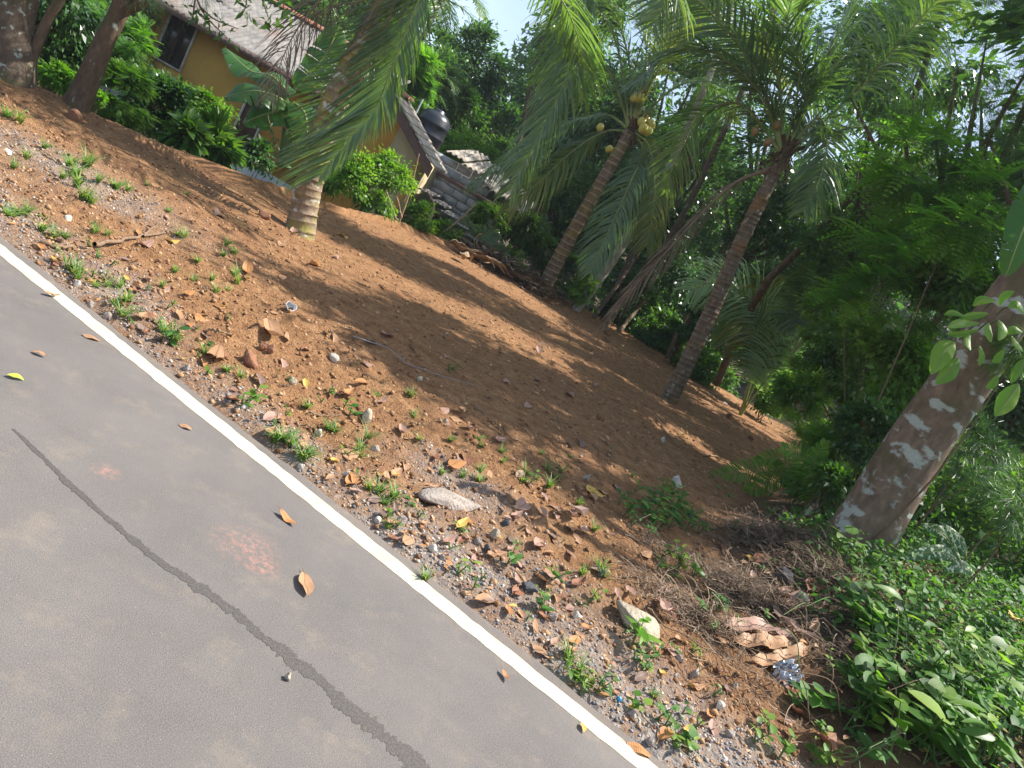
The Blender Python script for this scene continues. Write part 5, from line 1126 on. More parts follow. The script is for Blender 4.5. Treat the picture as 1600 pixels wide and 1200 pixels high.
for i, (px, py, w, h, m) in enumerate([(420, 552, 14, 10, 'rock_red'), (350, 560, 16, 12, 'rock_red'), (455, 600, 16, 11, 'rock_tan'), (497, 682, 16, 12, 'rock_pale'), (468, 735, 12, 10, 'rock_pale'), (585, 705, 18, 14, 'rock_tan'), (625, 820, 22, 16, 'rock_grey'), (590, 815, 14, 10, 'rock_pale'), (673, 862, 15, 13, 'rock_pale'), (690, 875, 13, 10, 'rock_grey'), (745, 850, 16, 10, 'rock_grey'), (770, 840, 24, 14, 'rock_tan'), (788, 822, 18, 14, 'rock_dark'), (760, 860, 14, 12, 'rock_dark'), (900, 965, 15, 13, 'rock_pale'), (938, 900, 13, 12, 'rock_dark'), (985, 1120, 22, 15, 'rock_grey'), (1010, 1165, 17, 14, 'rock_grey'), (1060, 1030, 15, 12, 'rock_grey'), (1085, 1055, 22, 14, 'rock_grey'), (1120, 1110, 18, 13, 'rock_pale'), (1145, 1075, 12, 11, 'rock_grey'), (1140, 1150, 18, 12, 'rock_grey'), (870, 905, 17, 11, 'rock_dark'), (885, 915, 12, 9, 'rock_grey'), (860, 968, 14, 17, 'rock_grey'), (915, 750, 14, 12, 'rock_grey'), (913, 826, 10, 7, 'rock_pale'), (655, 595, 12, 9, 'rock_tan'), (640, 588, 12, 9, 'rock_red'), (695, 660, 13, 10, 'rock_tan'), (118, 448, 14, 10, 'rock_pale'), (140, 478, 12, 9, 'rock_grey'), (165, 500, 14, 10, 'rock_grey'), (105, 345, 14, 9, 'rock_pale'), (290, 580, 14, 10, 'rock_grey'), (380, 640, 13, 9, 'rock_pale'), (460, 700, 14, 10, 'rock_tan'), (540, 745, 14, 11, 'rock_pale'), (555, 770, 12, 9, 'rock_grey'), (850, 470, 10, 8, 'rock_red'), (1035, 690, 9, 7, 'rock_pale')]):
    rock(px, py, w, h, m, {'rock_red': 'reddish', 'rock_tan': 'tan', 'rock_pale': 'pale', 'rock_grey': 'grey', 'rock_dark': 'dark'}[m]+' loose stone '+where(px, py), group='loose stones along the verge', flat=.7, rz=i*.7)

# ------------------------------------------------------------------ fallen leaves, one by one
LM = {}
def dleaf(kind, v):
    if (kind, v) in LM: return LM[(kind, v)]
    r = random.Random(v*7+1); n = 8; V = []; F = []; w0 = r.uniform(.36, .5); curl = r.uniform(-.1, .32); fold = r.uniform(-.1, .55); tw = r.uniform(-.5, .5)
    for i in range(n+1):
        t = i/n; wd = w0*.5*max(.02, math.sin(math.pi*min(1, t**.9)))**.75; tz = curl*(t-.5)**2*2+.03*math.sin(t*9+v); a = tw*(t-.5)
        for q in (-1, -.5, 0, .5, 1):
            x = q*wd; z = abs(q)**1.5*wd*fold+tz+.012*math.sin(q*5+t*11+v); V.append((x*math.cos(a), t-.5, z+x*math.sin(a)))
    for i in range(n):
        for q in range(4): b = i*5+q; F.append((b, b+1, b+6, b+5))
    mb = MB(); mb.add(V, F, .5); P = np.array([(0, -.5, curl*.5), (0.01, -.6, curl*.5+.03), (.03, -.72, curl*.5+.02)]); TV, TF = tube(P, [.012, .010, .008], 5); mb.add(TV, TF, .9)
    LM[(kind, v)] = mb.mesh('fallen_leaf', M['dry_'+kind]); return LM[(kind, v)]
def fleaf(px, py, Lpx, ang, kind, label, group=None, v=None, lift=.010, tilt=.12, width=1.0):
    """ang: direction of the long axis in the photograph, degrees below the picture's horizontal"""
    g = G(px, py); ca, sa = math.cos(math.radians(ang)), math.sin(math.radians(ang))
    r = ray(px-ca*Lpx/2, py-sa*Lpx/2); a = r*((g[2]-CAMH)/r[2]); r = ray(px+ca*Lpx/2, py+sa*Lpx/2); b = r*((g[2]-CAMH)/r[2])
    d = b-a; L = float(np.linalg.norm(d)); L = min(L, .34); az = math.atan2(d[1], d[0])
    v = random.randrange(8) if v is None else v
    o = bpy.data.objects.new('fallen_leaf', dleaf(kind, v)); C.objects.link(o); o.location = (g[0], g[1], g[2]+lift)
    o.rotation_euler = (random.uniform(-tilt, tilt), random.uniform(-tilt, tilt), az-math.pi/2); o.scale = (L*.85*width, L*.85, L*.85)
    tag(o, label, 'leaf', group); return o
rl = [(61, 556, 30, 22, 'tan', 'small tan leaf on the asphalt near the left edge'), (22, 595, 34, 12, 'green', 'yellow-green leaf on the asphalt at the left edge'),
 (142, 530, 36, 20, 'tan', 'tan leaf touching the white line at its upper end'), (289, 670, 27, 25, 'tan', 'small tan leaf on the asphalt between two clear stretches of line'),
 (446, 816, 42, 40, 'orange', 'orange-brown leaf lying across the middle of the asphalt'), (475, 918, 44, 82, 'tan', 'large curled tan leaf with a stalk on the asphalt'),
 (787, 1060, 27, 60, 'orange', 'small orange leaf just inside the white line'), (907, 1143, 19, 75, 'yellow', 'yellow-orange leaf on the road side of the white line'),
 (996, 1175, 54, 32, 'orange', 'long curled brown leaf lying over the white line at the bottom'), (758, 941, 42, 5, 'tan', 'broad pale orange leaf at the gravel edge with a torn tip'),
 (930, 769, 36, -5, 'yellow', 'large yellow leaf lying above the weeds'), (1181, 876, 38, 18, 'yellow', 'yellow leaf on top of the straw mound'),
 (336, 558, 30, -70, 'tan', 'upright pale tan leaf standing at the verge'), (268, 381, 25, 5, 'yellow', 'bright yellow leaf on the soil left of centre'),
 (613, 845, 24, 20, 'rust', 'rusty leaf near the line beside white pebbles'), (775, 867, 34, 10, 'tan', 'pinkish tan leaf in the grey gravel'),
 (943, 1084, 32, 10, 'orange', 'rounded orange leaf in the gravel past the line'), (1048, 1021, 33, 5, 'pink', 'round brown leaf beside the large tan rock'), (1024, 1020, 22, -10, 'orange', 'orange leaf touching the round brown leaf'),
 (842, 1025, 44, 35, 'tan', 'long rust-tan leaf at the asphalt edge'), (1085, 1077, 28, 5, 'tan', 'tan leaf lying on grey gravel right of the rock'), (1068, 1155, 34, 55, 'tan', 'tan leaf pointing down beside small weeds'),
 (848, 969, 26, 60, 'orange', 'orange leaf upright in dark gravel'), (536, 370, 16, 40, 'yellow', 'small yellow leaf right of the near palm foot'), (421, 521, 38, 60, 'tan', 'tall tan leaf of the pair on sunlit soil'), (430, 515, 22, 0, 'tan', 'side leaf of the pair on sunlit soil'),
 (425, 657, 36, -8, 'pink', 'salmon-brown leaf on the verge among weeds'), (438, 661, 18, 75, 'orange', 'small orange leaf against the salmon-brown leaf'), (564, 600, 26, 10, 'orange', 'orange leaf above the long twig'),
 (900, 804, 34, 0, 'greybrown', 'big dark grey-brown leaf in the litter patch'), (864, 795, 22, 20, 'pink', 'pinkish leaf left of the big grey-brown leaf'), (898, 855, 34, 45, 'tan', 'oval tan leaf below the grey-brown leaf'), (1128, 857, 20, 60, 'rust', 'red-brown leaf at the left edge of the straw'),
 (342, 338, 26, 38, 'pink', 'pink-tan leaf near the upper middle of the soil'), (195, 408, 26, 5, 'greybrown', 'dark folded leaf on the grey gravel patch'), (227, 384, 24, -5, 'pink', 'pale pink leaf beside the brown root'), (19, 353, 15, 0, 'orange', 'round orange leaf by the left edge grass'),
 (80, 465, 30, 10, 'tan', 'wide tan leaf close to the line at the upper left'), (1228, 1077, 42, 45, 'rust', 'orange-brown leaf leaning on the foil wrapper'), (713, 658, 26, 12, 'tan', 'tan leaf on the shaded soil edge'), (727, 720, 24, 75, 'rust', 'rusty leaf upright in the shaded verge'),
 (712, 728, 28, -10, 'orange', 'orange leaf lying next to the upright rusty leaf'), (677, 716, 18, 80, 'rust', 'dark rust leaf left of the orange one'), (545, 710, 26, -75, 'tan', 'narrow tan leaf standing by low grass'), (549, 756, 26, -30, 'orange', 'orange oval leaf in the sunlit gravel'), (940, 688, 20, 32, 'tan', 'long pale leaf alone on the shaded soil'), (1227, 1132, 26, 10, 'pink', 'pale brown leaf under the vines at the lower right')]
for a in rl: fleaf(*a)
pal = ['tan', 'tan', 'tan', 'orange', 'rust', 'rust', 'pink', 'pink', 'greybrown', 'greybrown', 'tan', 'orange', 'yellow']
poly_pts = []
def rnd_leaf(n, f, grp, lab, lo, hi, kinds):
    k = 0; tries = 0
    while k < n and tries < n*60:
        tries += 1; px, py = f()
        r = ray(px, py)
        if r[2] > -.04: continue
        g0 = Gp(px, py)
        if rdist(g0[0], g0[1]) < .17 or g0[1] > far_y(g0[0])-.3 or px < -20 or py > 1215: continue
        dist = math.hypot(g0[1], CAMH); L = random.uniform(lo, hi)*FPX/dist; kd = random.choice(kinds)
        fleaf(px, py, L, random.uniform(-40, 80), kd, KW[kd]+' dry leaf '+where(px, py), grp, tilt=.3, lift=.014); k += 1
def verge():
    t = random.random(); x = 20+1030*t; y = 395+ (1200-395)*(x/1020)+0; d = abs(random.gauss(0, 1))*60*(.6+t*.9); return x+d*.62+12, y-d*.78-12
rnd_leaf(150, verge, 'dry leaves strewn over the verge and soil', '', .035, .075, pal)
rnd_leaf(50, lambda: (random.uniform(520, 1200), random.uniform(520, 760)), 'dry leaves strewn over the verge and soil', '', .045, .085, ['tan', 'pink', 'rust', 'greybrown', 'pink'])
rnd_leaf(36, lambda: (random.uniform(200, 560), random.uniform(330, 620)), 'dry leaves strewn over the verge and soil', '', .035, .075, ['tan', 'pink', 'tan', 'orange'])
rnd_leaf(45, lambda: (random.uniform(780, 980), random.uniform(760, 940)), 'dry leaves strewn over the verge and soil', '', .05, .09, ['tan', 'pink', 'greybrown', 'rust', 'pink'])
rnd_leaf(24, lambda: (random.uniform(980, 1300), random.uniform(840, 1180)), 'dry leaves strewn over the verge and soil', 'dry leaf lying on the straw bank', .07, .12, ['tan', 'pink', 'greybrown', 'rust'])
# big withered ribbed leaves
def bigleaf(p0, p1, p2, width, kind, label, lift=.05):
    a, m, b = G(*p0, .02), G(*p1, lift), G(*p2, .03); e = MB(); n = 22; P = spline(np.array([a, m, b])-a, n); Tn = nrm(np.gradient(P, axis=0)); S = nrm(np.cross(Tn, [0, 0, 1.0])); t = np.linspace(0, 1, n); V = []; F = []
    for i in range(n):
        w = width*.5*math.sin(math.pi*(.04+.94*t[i]))**.6*(1+.02*(-1)**i)
        for q in (-1, -.55, 0, .55, 1): V.append(P[i]+S[i]*w*q+np.array([0, 0, abs(q)*w*.35+.0022*(-1)**i+.012*math.sin(i*.9+q*2)]))
    for i in range(n-1):
        for q in range(4): c_ = i*5+q; F.append((c_, c_+1, c_+6, c_+5))
    e.add(V, F, .5); o = e.obj('withered_leaf', M['dry_'+kind], loc=tuple(a)); tag(o, label, 'leaf')
bigleaf((1128, 985), (1175, 995), (1240, 1005), .13, 'pink', 'uppermost big ribbed dead leaf of the lower-right heap')
bigleaf((1140, 1010), (1190, 1016), (1235, 1018), .13, 'tan', 'middle big ribbed dead leaf pointing right in the heap', .04)
bigleaf((1168, 1040), (1215, 1038), (1262, 1015), .10, 'tan', 'lowest big dead leaf with strong ribs in the heap', .03)
bigleaf((1192, 945), (1212, 985), (1270, 1010), .10, 'greybrown', 'greyish dead leaf folded over the heap from above', .08)
bigleaf((1025, 945), (1035, 965), (1050, 975), .09, 'pink', 'tan torn dead leaf above the large tan rock', .05)
bigleaf((1325, 925), (1345, 890), (1335, 870), .07, 'tan', 'crumpled dead leaf standing right of the straw mound', .08)
# litter pieces
def cup(px, py, label, mat='paper', s=.045):
    g = G(px, py, .012); mb = MB(); n = 18; V = []; F = []
    for k, (r, z) in enumerate([(.0001, 0), (.7, 0), (.78, .5), (.9, 1.4), (.98, 1.5), (.86, 1.4), (.7, .1)]):
        for j in range(n): V.append((r*s*math.cos(j*2*math.pi/n), r*s*math.sin(j*2*math.pi/n)*(.75+.2*math.sin(j)), z*s))
    for i in range(6):
        for j in range(n): F.append((i*n+j, i*n+(j+1) % n, (i+1)*n+(j+1) % n, (i+1)*n+j))
    mb.add(V, F, .5); o = mb.obj('plastic_cup', M[mat], loc=tuple(g)); o.rotation_euler = (1.2, .2, .5); tag(o, label, 'cup')
cup(449, 483, 'small crushed white plastic cup on the sunlit soil')
g = G(1224, 1062, .03); n = 14; mb = MB(); V = []; F = []
for i in range(n):
    for j in range(n):
        x, y = (i/(n-1)-.5)*.17, (j/(n-1)-.5)*.13; V.append((x, y, .02*math.sin(i*1.3+j*.7)+.015*math.sin(j*2.1-i*.5)+.03*(1-(2*i/(n-1)-1)**2)))
for i in range(n-1):
    for j in range(n-1): F.append((i*n+j, (i+1)*n+j, (i+1)*n+j+1, i*n+j+1))
mb.add(V, F, .5); o = mb.obj('foil_wrapper', M['foil'], smooth=False, loc=tuple(g)); o.rotation_euler = (.5, -.3, .6); tag(o, 'crumpled shiny foil wrapper under the big dead leaves', 'wrapper')
# twigs
def twig(pts, r, label, mat='twig', name='twig', lift=.012, group=None, cat='twig', jit=.006):
    P = np.array([G(a, b, lift) for a, b in pts]); b0 = P[0].copy(); n = 16; Q = spline(P-b0, n)+RS.normal(0, jit, (n, 3)); mb = MB(); V, F = tube(Q, np.linspace(r, r*.45, n), 6); mb.add(V, F, .4)
    o = mb.obj(name, M[mat], loc=tuple(b0)); tag(o, label, cat, group)
twig([(64, 382), (90, 388), (118, 392)], .016, 'thick tan root piece left of the longer one', name='root')
twig([(145, 386), (185, 380), (220, 372), (258, 366)], .015, 'curving brown root along the gravel patch', name='root')
twig([(222, 372), (232, 362), (250, 350)], .012, 'dark snapped root fork above the curving root', name='root')
twig([(320, 518), (340, 522), (360, 529)], .008, 'short brown stick on sunlit soil')
twig([(480, 651), (505, 652), (532, 652)], .006, 'straight twig lying by the green seedlings')
twig([(462, 663), (478, 672), (492, 676)], .006, 'thin dark twig left below the straight twig')
twig([(548, 530), (600, 545), (640, 572), (690, 590), (745, 604)], .006, 'long thin grey cable snaking over the shaded soil', 'cable', 'cable', cat='cable')
twig([(740, 636), (770, 665), (808, 692)], .008, 'dark curved twig on the shaded soil')
twig([(1025, 655), (1038, 675), (1058, 699)], .013, 'dark split stick lying across the shaded soil')
twig([(1098, 714), (1118, 716), (1138, 726)], .013, 'dark stick near the fern')
twig([(700, 560), (720, 575), (745, 590)], .005, 'thin pale twig above the cable')
twig([(556, 340), (580, 336), (605, 348)], .006, 'thin brown twig at the far side of the soil')
twig([(945, 905), (990, 912), (1070, 925)], .005, 'straight pale stalk below the leafy weeds')
twig([(1230, 975), (1270, 980), (1300, 1000), (1310, 1015)], .007, 'arching grey twig at the vine edge', lift=.07)
twig([(1000, 962), (1040, 995), (1110, 1035), (1160, 1065)], .005, 'long thin dry stem passing above the tan rock', lift=.05)
for i in range(46):
    px, py = random.uniform(300, 1180), random.uniform(420, 760)
    g0 = Gp(px, py)
    if rdist(g0[0], g0[1]) < .3 or g0[1] > far_y(g0[0])-.5: continue
    a = random.uniform(-.3, 1.3); l = random.uniform(8, 26); twig([(px, py), (px+l*.5*math.cos(a), py+l*.5*math.sin(a)+1), (px+l*math.cos(a), py+l*math.sin(a))], .004+.003*random.random(), 'short dry twig '+where(px, py), group='dry twigs scattered on the soil', lift=.008)
tw0 = [(606, 352), (628, 300), (648, 250), (655, 232)]
for i, (pl, r_) in enumerate([(pxl([(622, 350), (640, 300), (655, 240)], 15.6, 15.2), .03), (pxl([(622, 352), (600, 290), (585, 262)], 15.6, 15.2), .022), (pxl([(628, 340), (615, 300), (575, 285)], 15.4, 15), .015), (pxl([(690, 365), (710, 350), (745, 318)], 17.6, 17.3), .03), (pxl([(670, 350), (678, 320), (668, 300)], 17.5, 17.5), .04)]):
    b0 = pl[0]; mb = MB(); V, F = tube(spline(np.array(pl)-b0, 12), np.linspace(r_, r_*.4, 12), 6); mb.add(V, F, .4); o = mb.obj('dead_stem', M['husk'], loc=tuple(b0)); tag(o, ['tall dead stem leaning right in front of the vine bush', 'dead stem leaning left in the vine bush', 'thin dead stem across the vine bush', 'pale dead branch leaning before the shed', 'grey dead stump before the dark shed'][i], 'stem')

# ------------------------------------------------------------------ grass tufts
GT = []
for v in range(7):
    r = np.random.RandomState(50+v); mb = MB(); n = 22+v*3
    az = r.uniform(0, 6.28, n); L = r.uniform(.4, 1.0, n); lean = r.uniform(.25, 1.15, n)
    for i in range(n):
        seg = 5; p = np.array([r.uniform(-.08, .08), r.uniform(-.08, .08), 0]); V = []; h = np.array([math.cos(az[i]), math.sin(az[i]), 0]); sd = np.array([-h[1], h[0], 0])
        for j in range(seg+1):
            t = j/seg; w = (.034 if v % 2 else .022)*(1-t**1.6)*(.6+.4*min(1, t*4))+.002; V += [p-sd*w, p+sd*w]; el = 1.35-lean[i]*(t*1.6); p = p+(h*math.cos(el)+np.array([0, 0, math.sin(el)]))*L[i]/seg
        mb.add(V, [(2*j, 2*j+1, 2*j+3, 2*j+2) for j in range(seg)], r.rand())
    GT.append(mb.mesh('grass_tuft', M['grass'], False))
def tuft(px, py, s, label, group, v=None):
    g = G(px, py); o = bpy.data.objects.new('grass_tuft', GT[random.randrange(7) if v is None else v]); C.objects.link(o); o.location = tuple(g-[0, 0, .005]); o.rotation_euler = (0, 0, random.uniform(0, 6.28)); o.scale = (s, s, s*random.uniform(.5, .8)); tag(o, label, 'grass', group)
lst = [(25, 190, .3), (12, 185, .3), (40, 245, .28), (20, 262, .2), (70, 232, .2), (105, 262, .32), (118, 275, .3), (135, 262, .34), (120, 290, .28), (95, 280, .2), (150, 290, .2), (180, 295, .28), (200, 300, .24), (128, 312, .3), (142, 318, .26), (10, 340, .22), (28, 338, .22), (40, 336, .18), (62, 362, .16), (85, 372, .2), (100, 375, .16), (148, 365, .2), (165, 368, .14), (108, 422, .18), (112, 432, .2), (120, 438, .16), (145, 450, .16), (168, 448, .16), (182, 455, .14), (176, 478, .14), (196, 475, .2), (190, 498, .18), (285, 372, .2), (278, 370, .16), (305, 412, .16), (355, 385, .18), (362, 395, .2), (345, 400, .16), (272, 425, .12), (300, 440, .18), (330, 442, .14), (366, 432, .2), (370, 445, .2), (335, 458, .18), (355, 455, .14), (250, 448, .14), (256, 522, .2), (268, 535, .2), (315, 552, .14), (350, 583, .12), (375, 590, .16), (260, 330, .12), (290, 305, .12), (228, 290, .12), (600, 788, .16), (612, 782, .2), (590, 770, .18), (578, 765, .14), (425, 693, .16), (440, 690, .22), (455, 702, .18), (475, 718, .2), (470, 722, .16), (485, 712, .14), (510, 672, .14), (520, 678, .16), (480, 640, .14), (558, 705, .18), (572, 690, .22), (560, 715, .16), (585, 620, .14), (635, 620, .14), (645, 655, .16), (640, 618, .16), (655, 688, .12), (702, 690, .12), (688, 745, .14), (722, 750, .12), (748, 738, .16), (750, 752, .14), (780, 710, .14), (782, 725, .12), (800, 855, .1), (605, 828, .1), (665, 905, .12), (845, 710, .12), (1065, 680, .1), (820, 742, .2), (812, 752, .16), (852, 735, .2), (865, 748, .2), (872, 738, .16), (858, 760, .18), (900, 790, .16), (925, 830, .14), (935, 890, .2), (940, 905, .16), (905, 900, .14), (905, 1050, .16), (900, 1062, .16), (920, 1072, .14), (888, 1030, .2), (1015, 1090, .1), (985, 745, .12), (1120, 765, .14), (1140, 775, .14), (1110, 745, .12), (1160, 760, .14), (890, 715, .1), (955, 700, .08)]
for (px, py, s) in lst: tuft(px+random.uniform(-3, 3), py+random.uniform(-2, 2), s*.9, 'green grass tuft '+where(px, py), 'grass tufts along the road verge')

# ------------------------------------------------------------------ leafy weeds with separate leaves
LFM = {}
for k, (w, f, c, h) in {'oval': (.5, .22, .18, 0), 'lance': (.3, .2, .3, 0), 'round': (.78, .12, .12, .3)}.items():
    mb = MB(); V, F = leaf_t(5, w, f, c, .8, h); mb.add(V, F, .5); LFM[k] = mb
LMESH = {}
def lmesh(shape, mat, v):
    if (shape, mat, v) not in LMESH:
        me = LFM[shape].mesh('leaf', M[mat]); me.attributes['rnd'].data.foreach_set('value', np.full(len(me.polygons), v/4.0, dtype=np.float32)); LMESH[(shape, mat, v)] = me
    return LMESH[(shape, mat, v)]
def euler_of(D, N):
    D = nrm(np.asarray(D, float)); X = nrm(np.cross(D, N)); Z = np.cross(X, D); return Matrix(np.stack([X, D, Z], -1).tolist()).to_euler()
def weed(g, label, group, h=.2, nl=10, ls=.08, shape='oval', mat='weed_leaf', spread=.6, stems=3, name='leafy_weed', cat='weed', lean=None, mesh_joined=False):
    e = empty(name, tuple(g), label, cat, group, 0); st = MB(); k = 0; spots = []
    for s in range(stems):
        az = random.uniform(0, 6.28); sp = random.uniform(.2, 1)*spread; ln = h*random.uniform(.7, 1.15)
        tip = np.array([math.cos(az)*sp*ln, math.sin(az)*sp*ln, ln*math.sqrt(max(.1, 1-sp*sp*.7))])
        if lean is not None: tip = tip+np.array(lean)*ln
        P = spline([np.zeros(3), tip*.5+np.array([0, 0, ln*.08]), tip], 7); V, F = tube(P, np.linspace(.0035, .0015, 7)*(1+h*2), 5); st.add(V, F, .4); spots.append(P)
    st.obj('stem', M['stem'], e)
    per = max(2, nl//stems)
    for P in spots:
        for j in range(per):
            t = .3+.7*(j+1)/per if j < per-1 else 1; p = P[min(6, int(t*6))]; az = j*2.4+random.uniform(-.4, .4); el = random.uniform(-.1, .55); D = np.array([math.cos(az)*math.cos(el), math.sin(az)*math.cos(el), math.sin(el)])
            N = nrm(np.array([random.uniform(-.35, .35), random.uniform(-.5, .2), 1.0])); s_ = ls*random.uniform(.6, 1.2)
            part('leaf', lmesh(shape, mat, random.randrange(5)), e, tuple(p), euler_of(D, N), (s_, s_, s_))
    return e
wl1 = [((1035, 775), .16, 14, .06), ((1050, 800), .2, 16, .065), ((1020, 810), .16, 14, .055), ((1065, 815), .15, 12, .065), ((1045, 825), .16, 14, .06), ((1000, 800), .12, 10, .05), ((985, 825), .12, 10, .05), ((1010, 840), .1, 8, .05), ((1090, 835), .12, 9, .06), ((965, 790), .12, 9, .05), ((990, 770), .1, 8, .05)]
wl1 += [((x_, y_), .15, 16, .06) for x_, y_ in ((1028, 790), (1042, 812), (1058, 800), (1012, 822), (1030, 828), (1070, 830), (1000, 812), (1048, 780), (972, 808), (1015, 795))]
for (p, h, nl, ls) in wl1: weed(G(*p), 'leafy clump weed '+where(*p), 'weeds in the dense middle clump', h*1.1, int(nl*1.3), ls*1.12, mat='bright_leaf' if p[0] % 3 == 0 else 'weed_leaf')
for (p, h, nl, ls) in [((1030, 875), .14, 12, .065), ((1055, 895), .15, 12, .07), ((1080, 905), .12, 9, .065), ((1045, 910), .1, 8, .06), ((1025, 895), .1, 8, .05)]: weed(G(*p), 'lighter broad-leaved weed '+where(*p), 'lighter weeds below the middle clump', h, nl, ls, mat='bright_leaf')
singles = [((745, 700), 'tiny seedling'), ((535, 640), 'seedling with broad leaves on the sunlit verge'), ((545, 650), 'lower of the two seedlings on the sunlit verge'), ((385, 628), 'low weed at the asphalt edge near the salmon leaf'), ((378, 640), 'ragged weed touching the asphalt edge'), ((255, 530), 'bright green two-leaved weed near the line'), ((270, 540), 'small weed right beside the two-leaved one'), ((858, 912), 'small lance-leaved weed near the black tar lump'), ((845, 960), 'tiny green weed near the narrow stone'), ((920, 942), 'single sprout above the tan rock'), ((1020, 1030), 'small round-leaved weed below the tan rock'), ((1000, 1050), 'round-leaved weed trailing under the rock'), ((930, 1085), 'grassy weed beside the rounded orange leaf'), ((895, 1065), 'weed cluster on the edge of the asphalt'), ((905, 1085), 'flat leaf weed on the asphalt edge lower down'), ((985, 1110), 'round-leaved weed in open gravel'), ((1025, 1125), 'leafy weed patch in open gravel'), ((1035, 1140), 'leafy weed just below the gravel patch weed'), ((1055, 1165), 'lowest small weed near the bottom edge'), ((1075, 1175), 'small weed right of the lowest one'), ((1080, 1020), 'two-leaf sprout beside the round brown leaf'), ((1105, 940), 'trailing weed over the straw edge'), ((1120, 955), 'second trailing weed over the straw edge'), ((1210, 830), 'small weed on top of the straw mound'), ((1145, 830), 'round-leaved weed between clump and straw'), ((700, 580), 'tiny weed by the cable'), ((790, 885), 'small weed among grey stones'), ((712, 900), 'weed at the edge of the asphalt below the slab'), ((875, 740), 'leafy weed left of the yellow leaf'), ((828, 755), 'pale-flowered small weed on the verge'), ((1200, 1150), 'trifoliate weed at the bottom edge')]
for i, (p, lb) in enumerate(singles): weed(G(*p), (lb if len(lb.split()) > 3 else lb+' on the shaded soil edge'), None, .07+.03*random.random(), 8, .05, random.choice(['oval', 'lance', 'round']), random.choice(['weed_leaf', 'bright_leaf']), .9, 2)
rs_ = random.Random(21)
for i in range(24):
    px, py = rs_.uniform(1080, 1310), rs_.uniform(825, 1010); weed(G(px, py, .03), 'small green weed poking through, '+where(px, py), 'small weeds poking through the straw', .07, 6, .045, rs_.choice(['oval', 'lance', 'round']), 'weed_leaf', .9, 2)
for i in range(60):
    t = rs_.random(); px = 20+1030*t; d = abs(rs_.gauss(0, 1))*62*(.6+t*.9); px, py = px+d*.62+16, 395+805*t-d*.78-16
    if py > 1195: continue
    weed(G(px, py), 'little verge seedling '+where(px, py), 'seedlings along the verge', .035+.02*rs_.random(), 5, .028, rs_.choice(['oval', 'lance', 'round']), rs_.choice(['weed_leaf', 'bright_leaf']), .9, 2)
e = weed(G(988, 1005), 'light green grass-like plant in front of the large tan rock', None, .12, 9, .13, 'lance', 'lime', .7, 2)

# vines and cover of the lower right bank
mb = MB()
def cov_dens(x, y):
    bx = x-bank_x(y); lo = sst(3.3, 2.8, y)*0
    return np.clip(sst(.25, .9, bx+.35*(fbm(x*2.2, y*2.2, 3)-.5)), 0, 1)*(rdist(x, y) > .7)
def heap(x, y): return Hf(x, y)+.16*sst(.4, 1.6, x-bank_x(y))*fbm(x*1.8, y*1.8, 3)
strew(mb, 15000, (1.6, 5.6), (2.6, 9.5), cov_dens, .035, .085, leaf_t(2, .5, .2, .2), .03, .6, heap)
strew(mb, 9000, (1.6, 5.6), (2.6, 9.5), cov_dens, .03, .07, leaf_t(2, .5, .2, .2), .09, .6, heap)
o = mb.obj('ground_cover', M['weed_leaf'], smooth=False); tag(o, 'dense low green ground cover on the right bank', kind='stuff')
mb = MB()
strew(mb, 9000, (3.5, 12), (9, 22), lambda x, y: .8*sst(.2, 1.0, x-bank_x(y)), .08, .18, leaf_t(2, .5, .2, .2), .12, .6)
strew(mb, 9000, (-12, 8), (8.5, 26), lambda x, y: .8*sst(.3, 1.2, y-far_y(x)), .07, .16, leaf_t(2, .5, .2, .2), .08, .6)
o = mb.obj('slope_cover', M['mid_leaf'], smooth=False); tag(o, 'green weeds covering the ground beyond the lot', kind='stuff')
rng = random.Random(3)
zones = [('broad-leaved vine plant on the lower right bank', 'vine plants on the lower right bank', (1240, 1600, 930, 1200), 95, .17, 9, .115, 'oval', 'weed_leaf'),
         ('lance-leaved weed at the lower right corner', 'lance-leaved weeds at the lower right corner', (1380, 1600, 1020, 1200), 26, .26, 10, .13, 'lance', 'bright_leaf'),
         ('small-leaved weed at the edge of the straw bank', 'small weeds at the edge of the straw bank', (1130, 1330, 990, 1200), 26, .10, 8, .06, 'oval', 'weed_leaf'),
         ('shaded leafy plant at the foot of the lichen trunk', 'plants round the foot of the lichen trunk', (1300, 1600, 830, 950), 40, .26, 9, .11, 'oval', 'weed_leaf'),
         ('round-leaved trailing weed left of the lichen trunk', 'weeds between straw and ferns', (1180, 1330, 760, 850), 26, .12, 9, .06, 'round', 'weed_leaf')]
for (lb, gr, (xa, xb, ya, yb), n, h, nl, ls, sh, mt) in zones:
    for i in range(n):
        px, py = rng.uniform(xa, xb), rng.uniform(ya, yb)
        if sh == 'oval' and 'lower right bank' in lb and px < 1240+ (1010-py)*.0+ (60 if py < 1000 else 0): px += 60
        if rng.random() < .5 and px < xa+60 and 'bank' in lb: continue
        if 1110 < px < 1290 and 955 < py < 1095: continue
        g = G(px, py); weed(g, {'vine plants': 'broad-leaved vine plant ', 'lance-leave': 'lance-leaved weed ', 'small weeds': 'small-leaved weed ', 'plants roun': 'shaded leafy plant ', 'weeds betwe': 'round-leaved trailing weed '}[gr[:11]]+where(px, py), gr, h*rng.uniform(.7, 1.4), nl, ls*rng.uniform(.65, 1.35), rng.choice([sh, sh, sh, 'round', 'lance']), rng.choice([mt, mt, mt, 'bright_leaf', 'mid_leaf', 'lime', mt]), .8, 2)
